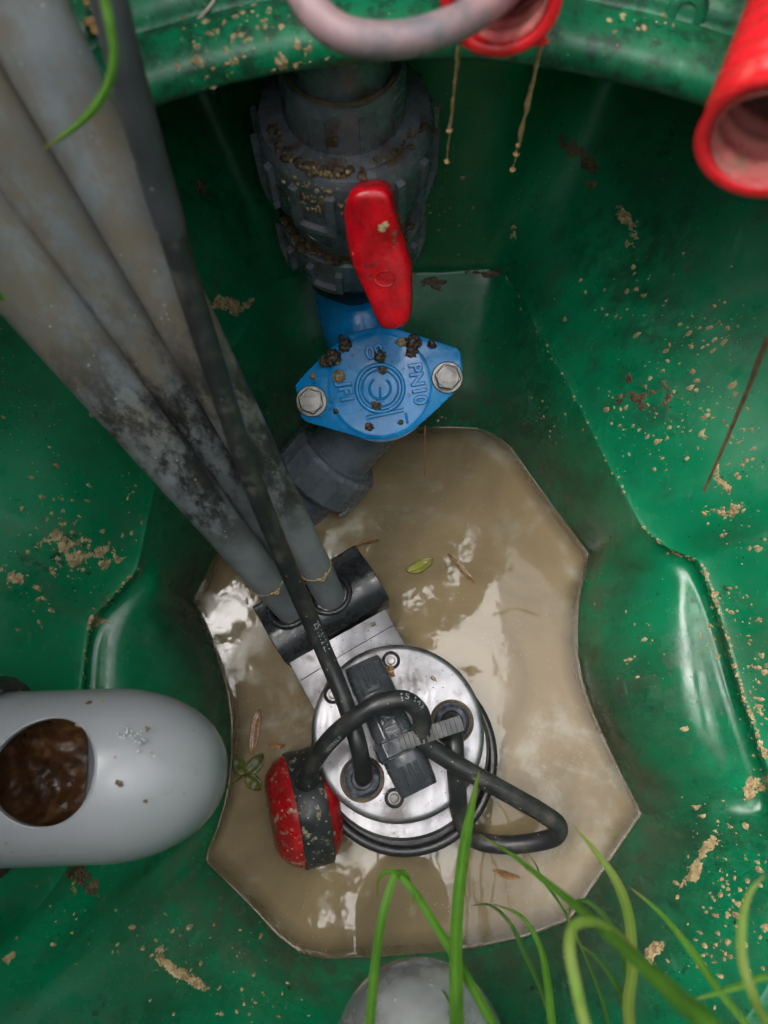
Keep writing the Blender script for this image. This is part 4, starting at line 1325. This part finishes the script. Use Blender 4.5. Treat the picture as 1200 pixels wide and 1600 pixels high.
ragged(10, 1502, 34, 20, 20, 22, 13, 'mud_pale', 'small pale patch at the lower left edge')
ragged(1178, 1232, 40, 20, -30, 30, 14, 'mud_pale', 'pale crumb at the foot of the wet highlight on the right', 1.2)
ragged(312, 300, 44, 26, 35, 26, 15, 'mud_brown', 'brown smear on the dark wall left of the ball valve')
ragged(675, 438, 50, 18, -5, 34, 16, 'mud_brown', 'brown smear on the ledge right of the red lever')
ragged(760, 425, 60, 10, -5, 30, 17, 'mud_brown', 'thin brown line of mud in the back corner')
ragged(120, 850, 120, 60, 60, 70, 18, 'mud_pale', 'scattered pale crust on the left wall under the tubes', .35)
ragged(1010, 620, 70, 60, 60, 60, 19, 'mud_brown', 'fuzzy brown stain of fine mud on the right wall', .5)

# fine flakes nobody could count
mb = MB(); r3 = random.Random(21)
clusters = [(1060, 560, 60, 60, 60), (1090, 640, 70, 50, 70), (1130, 520, 50, 40, 40), (1150, 720, 40, 90, 50), (1050, 700, 60, 40, 40), (980, 660, 40, 60, 40), (1130, 960, 40, 60, 70), (1160, 830, 40, 60, 30), (1180, 1080, 20, 90, 70), (1130, 1320, 60, 60, 60), (1150, 1420, 50, 60, 80), (1100, 1500, 70, 60, 60), (950, 460, 70, 40, 30), (1010, 480, 90, 60, 30),
            (120, 860, 60, 60, 90), (60, 780, 60, 80, 30), (200, 780, 40, 80, 20), (150, 640, 90, 100, 25), (40, 960, 40, 40, 20), (260, 1480, 120, 60, 60), (380, 1550, 80, 40, 60), (100, 1450, 80, 60, 30), (400, 40, 90, 40, 90), (330, 90, 60, 50, 50), (480, 90, 40, 30, 30), (1000, 1000, 70, 120, 30), (860, 660, 40, 80, 30), (700, 330, 60, 60, 40), (1000, 40, 60, 30, 20), (330, 620, 40, 80, 20), (420, 640, 20, 40, 10)]
for (cx, cy, sx, sy, n) in clusters:
    for i in range(int(n * 1.7)):
        p, nn = on_tank(r3.gauss(cx, sx * .6), r3.gauss(cy, sy * .6))
        if not p: continue
        rr = .00035 + .0020 * r3.random() ** 4
        a, u, w = basis(nn); ph = r3.uniform(0, 6.28); el = r3.uniform(.5, 1.8)
        ring = [p + (u * math.cos(ph + k * 1.047) * el + w * math.sin(ph + k * 1.047)) * rr * r3.uniform(.6, 1.4) - nn * .0003 for k in range(6)]
        mb.add(ring + [p + nn * rr * .5], [(k, (k + 1) % 6, 6) for k in range(6)])
# a bead of grit along the crease on the right and left
for (seg_, n) in ((((790, 432), (880, 592), (1000, 822), (1040, 857), (1090, 877)), 60), (((1095, 885), (1120, 950), (1160, 1090), (1197, 1190)), 150), (((215, 890), (140, 970), (128, 1075)), 40), (((118, 1340), (112, 1400)), 14)):
    for i in range(n):
        k = r3.randrange(len(seg_) - 1); f = r3.random()
        x = seg_[k][0] + (seg_[k + 1][0] - seg_[k][0]) * f + r3.gauss(2, 2.2); y = seg_[k][1] + (seg_[k + 1][1] - seg_[k][1]) * f + r3.gauss(0, 2)
        p, nn = on_tank(x, y)
        if not p: continue
        clod(mb, p, nn, r3.uniform(.0004, .0015), i, .5, 1, .5)
flk = mb.build('mud_flakes', M['mud_pale'], None, smooth=False)
tag(flk, 'fine pale flakes of dried mud scattered over the green walls', 'mud flakes', kind='stuff')

# water drops
mb = MB()
def drop(p, n, r):
    lathe(mb, p, n, [(-.0001, r), (r * .25, r * .92), (r * .45, r * .6), (r * .52, 0)], 10)
for i in range(60):
    q = vplane(r3.uniform(490, 700), r3.uniform(540, 660), .0003); drop(q + vn * .0018, vn, r3.uniform(.0004, .0011))
for i in range(40):
    x, y = r3.uniform(740, 880), 0
    k = r3.randrange(100, len(fpath) - 20); q = fpath[k]; drop(q + Vector((0, 0, .0062)), Vector((0, 0, 1)), r3.uniform(.0004, .0012))
for i in range(120):
    p, nn = on_tank(r3.uniform(0, 1200), r3.uniform(150, 1600))
    if p and p.z > .004: drop(p, nn, r3.uniform(.0004, .0011))
dr_ = mb.build('water_drops', M['drop'], None)
tag(dr_, 'tiny water drops clinging to the fittings and walls', 'water drops', kind='stuff')

# floating leaves and twigs
def leaf(name, pts, w, mat, label, cat='leaf', z=.0016, curl=.0015, group='litter floating on the water'):
    path = catmull([P(x, y, z) for x, y in pts], 8); n = len(path)
    vs, fs = [], []
    for i, p in enumerate(path):
        f = i / (n - 1); t = (path[min(i + 1, n - 1)] - path[max(i - 1, 0)]).normalized(); s = t.cross(Vector((0, 0, 1)))
        ww = w * max(.04, math.sin(math.pi * min(1, f * .93 + .04)) ** .8)
        for k in (-1, -.5, 0, .5, 1):
            vs.append(p + s * (ww * k) + Vector((0, 0, curl * (k * k) + .0008 * math.sin(f * 7))))
    fs = [(i * 5 + k, i * 5 + k + 1, (i + 1) * 5 + k + 1, (i + 1) * 5 + k) for i in range(n - 1) for k in range(4)]
    mb = MB(); mb.add(vs, fs)
    o = mb.build(name, M[mat], None)
    m = o.modifiers.new('thickness', 'SOLIDIFY'); m.thickness = .0004
    return tag(o, label, cat, group)
leaf('floating_leaf', [(636, 893), (650, 888), (664, 880), (676, 874)], .0048, 'leaf_yellow', 'small yellow-green leaf floating near the middle of the water')
leaf('floating_leaf', [(700, 866), (715, 880), (730, 898), (741, 912)], .0022, 'dead_leaf', 'slim brown leaf floating right of the yellow leaf')
leaf('floating_leaf', [(553, 857), (566, 849), (580, 846), (593, 845)], .0016, 'dead_leaf', 'brown sliver floating above the black bracket')
leaf('floating_leaf', [(406, 1108), (400, 1130), (396, 1155), (394, 1178)], .0036, 'dead_leaf', 'long brown leaf floating above the three-leaf sprig')
leaf('floating_leaf', [(770, 1361), (785, 1365), (800, 1370), (812, 1370)], .0022, 'dead_leaf', 'dark brown leaf scrap floating below the cable loop')
leaf('floating_leaf', [(420, 1162), (432, 1166), (446, 1164)], .0022, 'dead_leaf', 'curled brown scrap floating above the red float')
spr = empty('leaf_sprig', P(384, 1210, .001), 'green three-leaf sprig floating beside the inlet pipe end', 'leaf', 'litter floating on the water')
for pts in ([(384, 1210), (374, 1196), (370, 1180)], [(384, 1210), (398, 1196), (412, 1178)], [(384, 1212), (396, 1222), (408, 1234)]):
    o = leaf('leaflet', pts, .0052, 'leaf_green', None, None, group=None)
    for k in ('label', 'category', 'group'):
        if k in o: del o[k]
    wl_ = o.location.copy(); o.parent = spr; o.location = wl_ - spr.location
mb = MB(); sweep(mb, catmull([P(384, 1210, .0015), P(370, 1220, .002), P(352, 1234, .003)], 6), .0006, 8); mb.build('stalk', M['leaf_green'], spr)

def thin(name, pts, r0, r1_, mat, label, cat):
    path = catmull([D(*q) for q in pts], 10)
    mb = MB(); sweep(mb, path, lambda f, s: (r0 + (r1_ - r0) * f) * (1 + .15 * noise.noise(Vector((f * 14, 0, 0)))), 10)
    return tag(mb.build(name, M[mat], None), label, cat)
thin('twig', [(1290, 380, .25), (1198, 535, .30), (1170, 605, .335), (1138, 680, .37), (1100, 768, .41)], .0013, .0007, 'twig_bark', 'thin reddish brown twig hanging in at the right edge', 'twig')
thin('root_fibre', [(205, 62, .33), (235, 60, .33), (275, 52, .33), (312, 28, .33), (336, -2, .33), (350, -40, .34)], .0007, .0007, 'root_pale', 'thin pale root fibre beside the cable at the top', 'root')
thin('stem', [(664, 665, .56), (664, 700, .565), (663, 742, .58)], .0006, .0004, 'twig_bark', 'thin brown stem hanging off the lower edge of the blue cover', 'stem')
mb = MB()
for i in range(10): clod(mb, D(143 + rng.gauss(0, 6), 28 + rng.gauss(0, 18), .318), -FWD, rng.uniform(.0008, .0022), i + 70, .6, 2)
tag(mb.build('mud_clod', M['rust_sediment'], None, angle=180), 'orange brown crumb between cable and tube at the top', 'mud clod')

# ---------------------------------------------------------------- grass hanging in
def blade(pts, w, mat, label, root=None, taper=.5, fold=.25, tilt=0.0):
    """pts run tip -> base as (px, py, depth); width in metres at the base"""
    P3 = [D(*q) for q in pts]
    if root: P3.append(Vector(root))
    path = catmull(P3, 9); n = len(path)
    vs = []
    for i, p in enumerate(path):
        f = i / (n - 1)
        t = (path[min(i + 1, n - 1)] - path[max(i - 1, 0)]).normalized()
        s = t.cross((p - CAM).normalized()); s = s.normalized() if s.length > 1e-4 else RGT
        nn = s.cross(t)
        s = s * math.cos(tilt) + nn * math.sin(tilt); nn = s.cross(t)
        ww = w * .76 * min(1, (f / taper) ** .7 if f > 0 else 0) * .5 + .00006
        for k in (-1, -.5, 0, .5, 1): vs.append(p + s * (ww * k) + nn * (ww * fold * (abs(k) * 2 - 1)))
    fs = [(i * 5 + k, i * 5 + k + 1, (i + 1) * 5 + k + 1, (i + 1) * 5 + k) for i in range(n - 1) for k in range(4)]
    mb = MB(); mb.add(vs, fs)
    o = mb.build('grass_blade', M[mat], None, angle=25)
    tipv, ribv = [], []
    for i in range(n):
        f = i / (n - 1)
        tipv += [max(0.0, 1 - f / .16)] * 5; ribv += [0.0, .25, 1.0, .25, 0.0]
    for nm2, dat in (('tipness', tipv), ('rib', ribv)):
        o.data.attributes.new(nm2, 'FLOAT', 'POINT').data.foreach_set('value', dat)
    return tag(o, label, 'grass', 'grass blades hanging over the chamber')
G = blade
G([(749, 1203, .40), (735, 1270, .385), (722, 1350, .365), (713, 1450, .34), (714, 1600, .30), (720, 1720, .26)], .0072, 'grass_green', 'broad upright green blade in front of the cable loop', (.02, -.46, .91), .25)
G([(640, 1432, .37), (642, 1390, .372), (632, 1364, .37), (618, 1368, .365), (600, 1420, .36), (588, 1490, .345), (578, 1600, .32), (572, 1700, .29)], .0052, 'grass_green', 'blade bent over at its top, left of the broad upright blade', (-.03, -.46, .91), .5)
G([(590, 1405, .38), (592, 1372, .375), (612, 1362, .37), (640, 1385, .365), (680, 1445, .35), (725, 1520, .33), (770, 1600, .31), (810, 1680, .28)], .0050, 'grass_green', 'blade arching to the right across the round end of the bottom pipe', (.06, -.46, .91), .45)
G([(746, 1303, .36), (795, 1332, .34), (850, 1375, .31), (915, 1428, .27), (985, 1490, .225), (1060, 1560, .19), (1120, 1620, .17)], .0074, 'grass_green', 'wide blurred blade running from the cable loop to the lower right corner', (.20, -.40, .92), .95)
G([(893, 1287, .38), (930, 1330, .37), (962, 1375, .36), (982, 1430, .345), (988, 1510, .325), (986, 1610, .30)], .0058, 'grass_pale', 'yellowish blade pointing at the tip of the cable loop', (.14, -.44, .91), .4)
G([(1010, 1502, .26), (970, 1462, .25), (925, 1440, .24), (896, 1448, .235), (890, 1480, .23), (900, 1540, .225), (920, 1620, .22)], .0040, 'grass_pale', 'blurred pale blade curled into a hook near the lower right', (.12, -.42, .91), .35)
G([(735, 1415, .42), (765, 1414, .415), (795, 1440, .41), (820, 1490, .40), (845, 1545, .385), (868, 1612, .37)], .0034, 'grass_dark', 'thin dark blade curving down right of the bottom pipe', (.11, -.46, .91), .5)
G([(770, 1412, .42), (815, 1432, .41), (842, 1475, .40), (856, 1540, .38), (866, 1620, .36)], .0050, 'grass_green', 'short upright blade beside the thin dark blade', (.10, -.46, .91), .6)
G([(982, 1384, .36), (1030, 1425, .35), (1080, 1485, .335), (1125, 1550, .32), (1175, 1612, .31)], .0042, 'grass_green', 'straight slender blade slanting over the lower right wall', (.24, -.40, .91), .4)
G([(1196, 1366, .24), (1172, 1395, .24), (1160, 1440, .24), (1160, 1500, .235), (1175, 1550, .23), (1200, 1600, .22)], .0036, 'grass_pale', 'blurred yellow blade curving along the right edge', (.26, -.36, .92), .4)
G([(1082, 1562, .30), (1120, 1552, .30), (1160, 1540, .30), (1210, 1528, .30)], .0034, 'grass_green', 'nearly level blade entering at the lower right edge', (.40, -.22, .91), .4)
G([(888, 1440, .37), (893, 1415, .37), (915, 1408, .365), (945, 1432, .36), (970, 1480, .35), (985, 1560, .33), (990, 1620, .32)], .0034, 'grass_dark', 'dark thin blade with a hooked tip behind the wide blurred blade', (.17, -.44, .91), .4)
G([(905, 1475, .36), (930, 1495, .355), (960, 1535, .345), (975, 1570, .335), (990, 1625, .32)], .0036, 'grass_dark', 'short dark blade under the hooked pale blade', (.18, -.44, .91), .5)
G([(822, 1330, .42), (838, 1352, .42), (846, 1372, .42), (880, 1420, .41), (940, 1560, .38), (960, 1640, .36)], .0022, 'grass_dark', 'very thin blade tip above the water on the right', (.15, -.45, .91), .6)
G([(668, 1525, .38), (700, 1560, .36), (712, 1612, .34)], .0016, 'grass_dark', 'hair-thin blade crossing the broad upright blade near the bottom', (.05, -.46, .91), .5)
G([(62, 236, .24), (105, 208, .235), (142, 175, .23), (168, 135, .225), (178, 90, .22), (172, 40, .215), (156, -20, .21)], .0034, 'grass_green', 'bright green blade hanging across the grey tubes at the top left', (-.20, .34, .91), .3)
G([(12, 468, .30), (2, 464, .30), (-20, 455, .29)], .0040, 'grass_green', 'tip of a green blade poking in at the left edge', (-.40, .14, .91), .5)
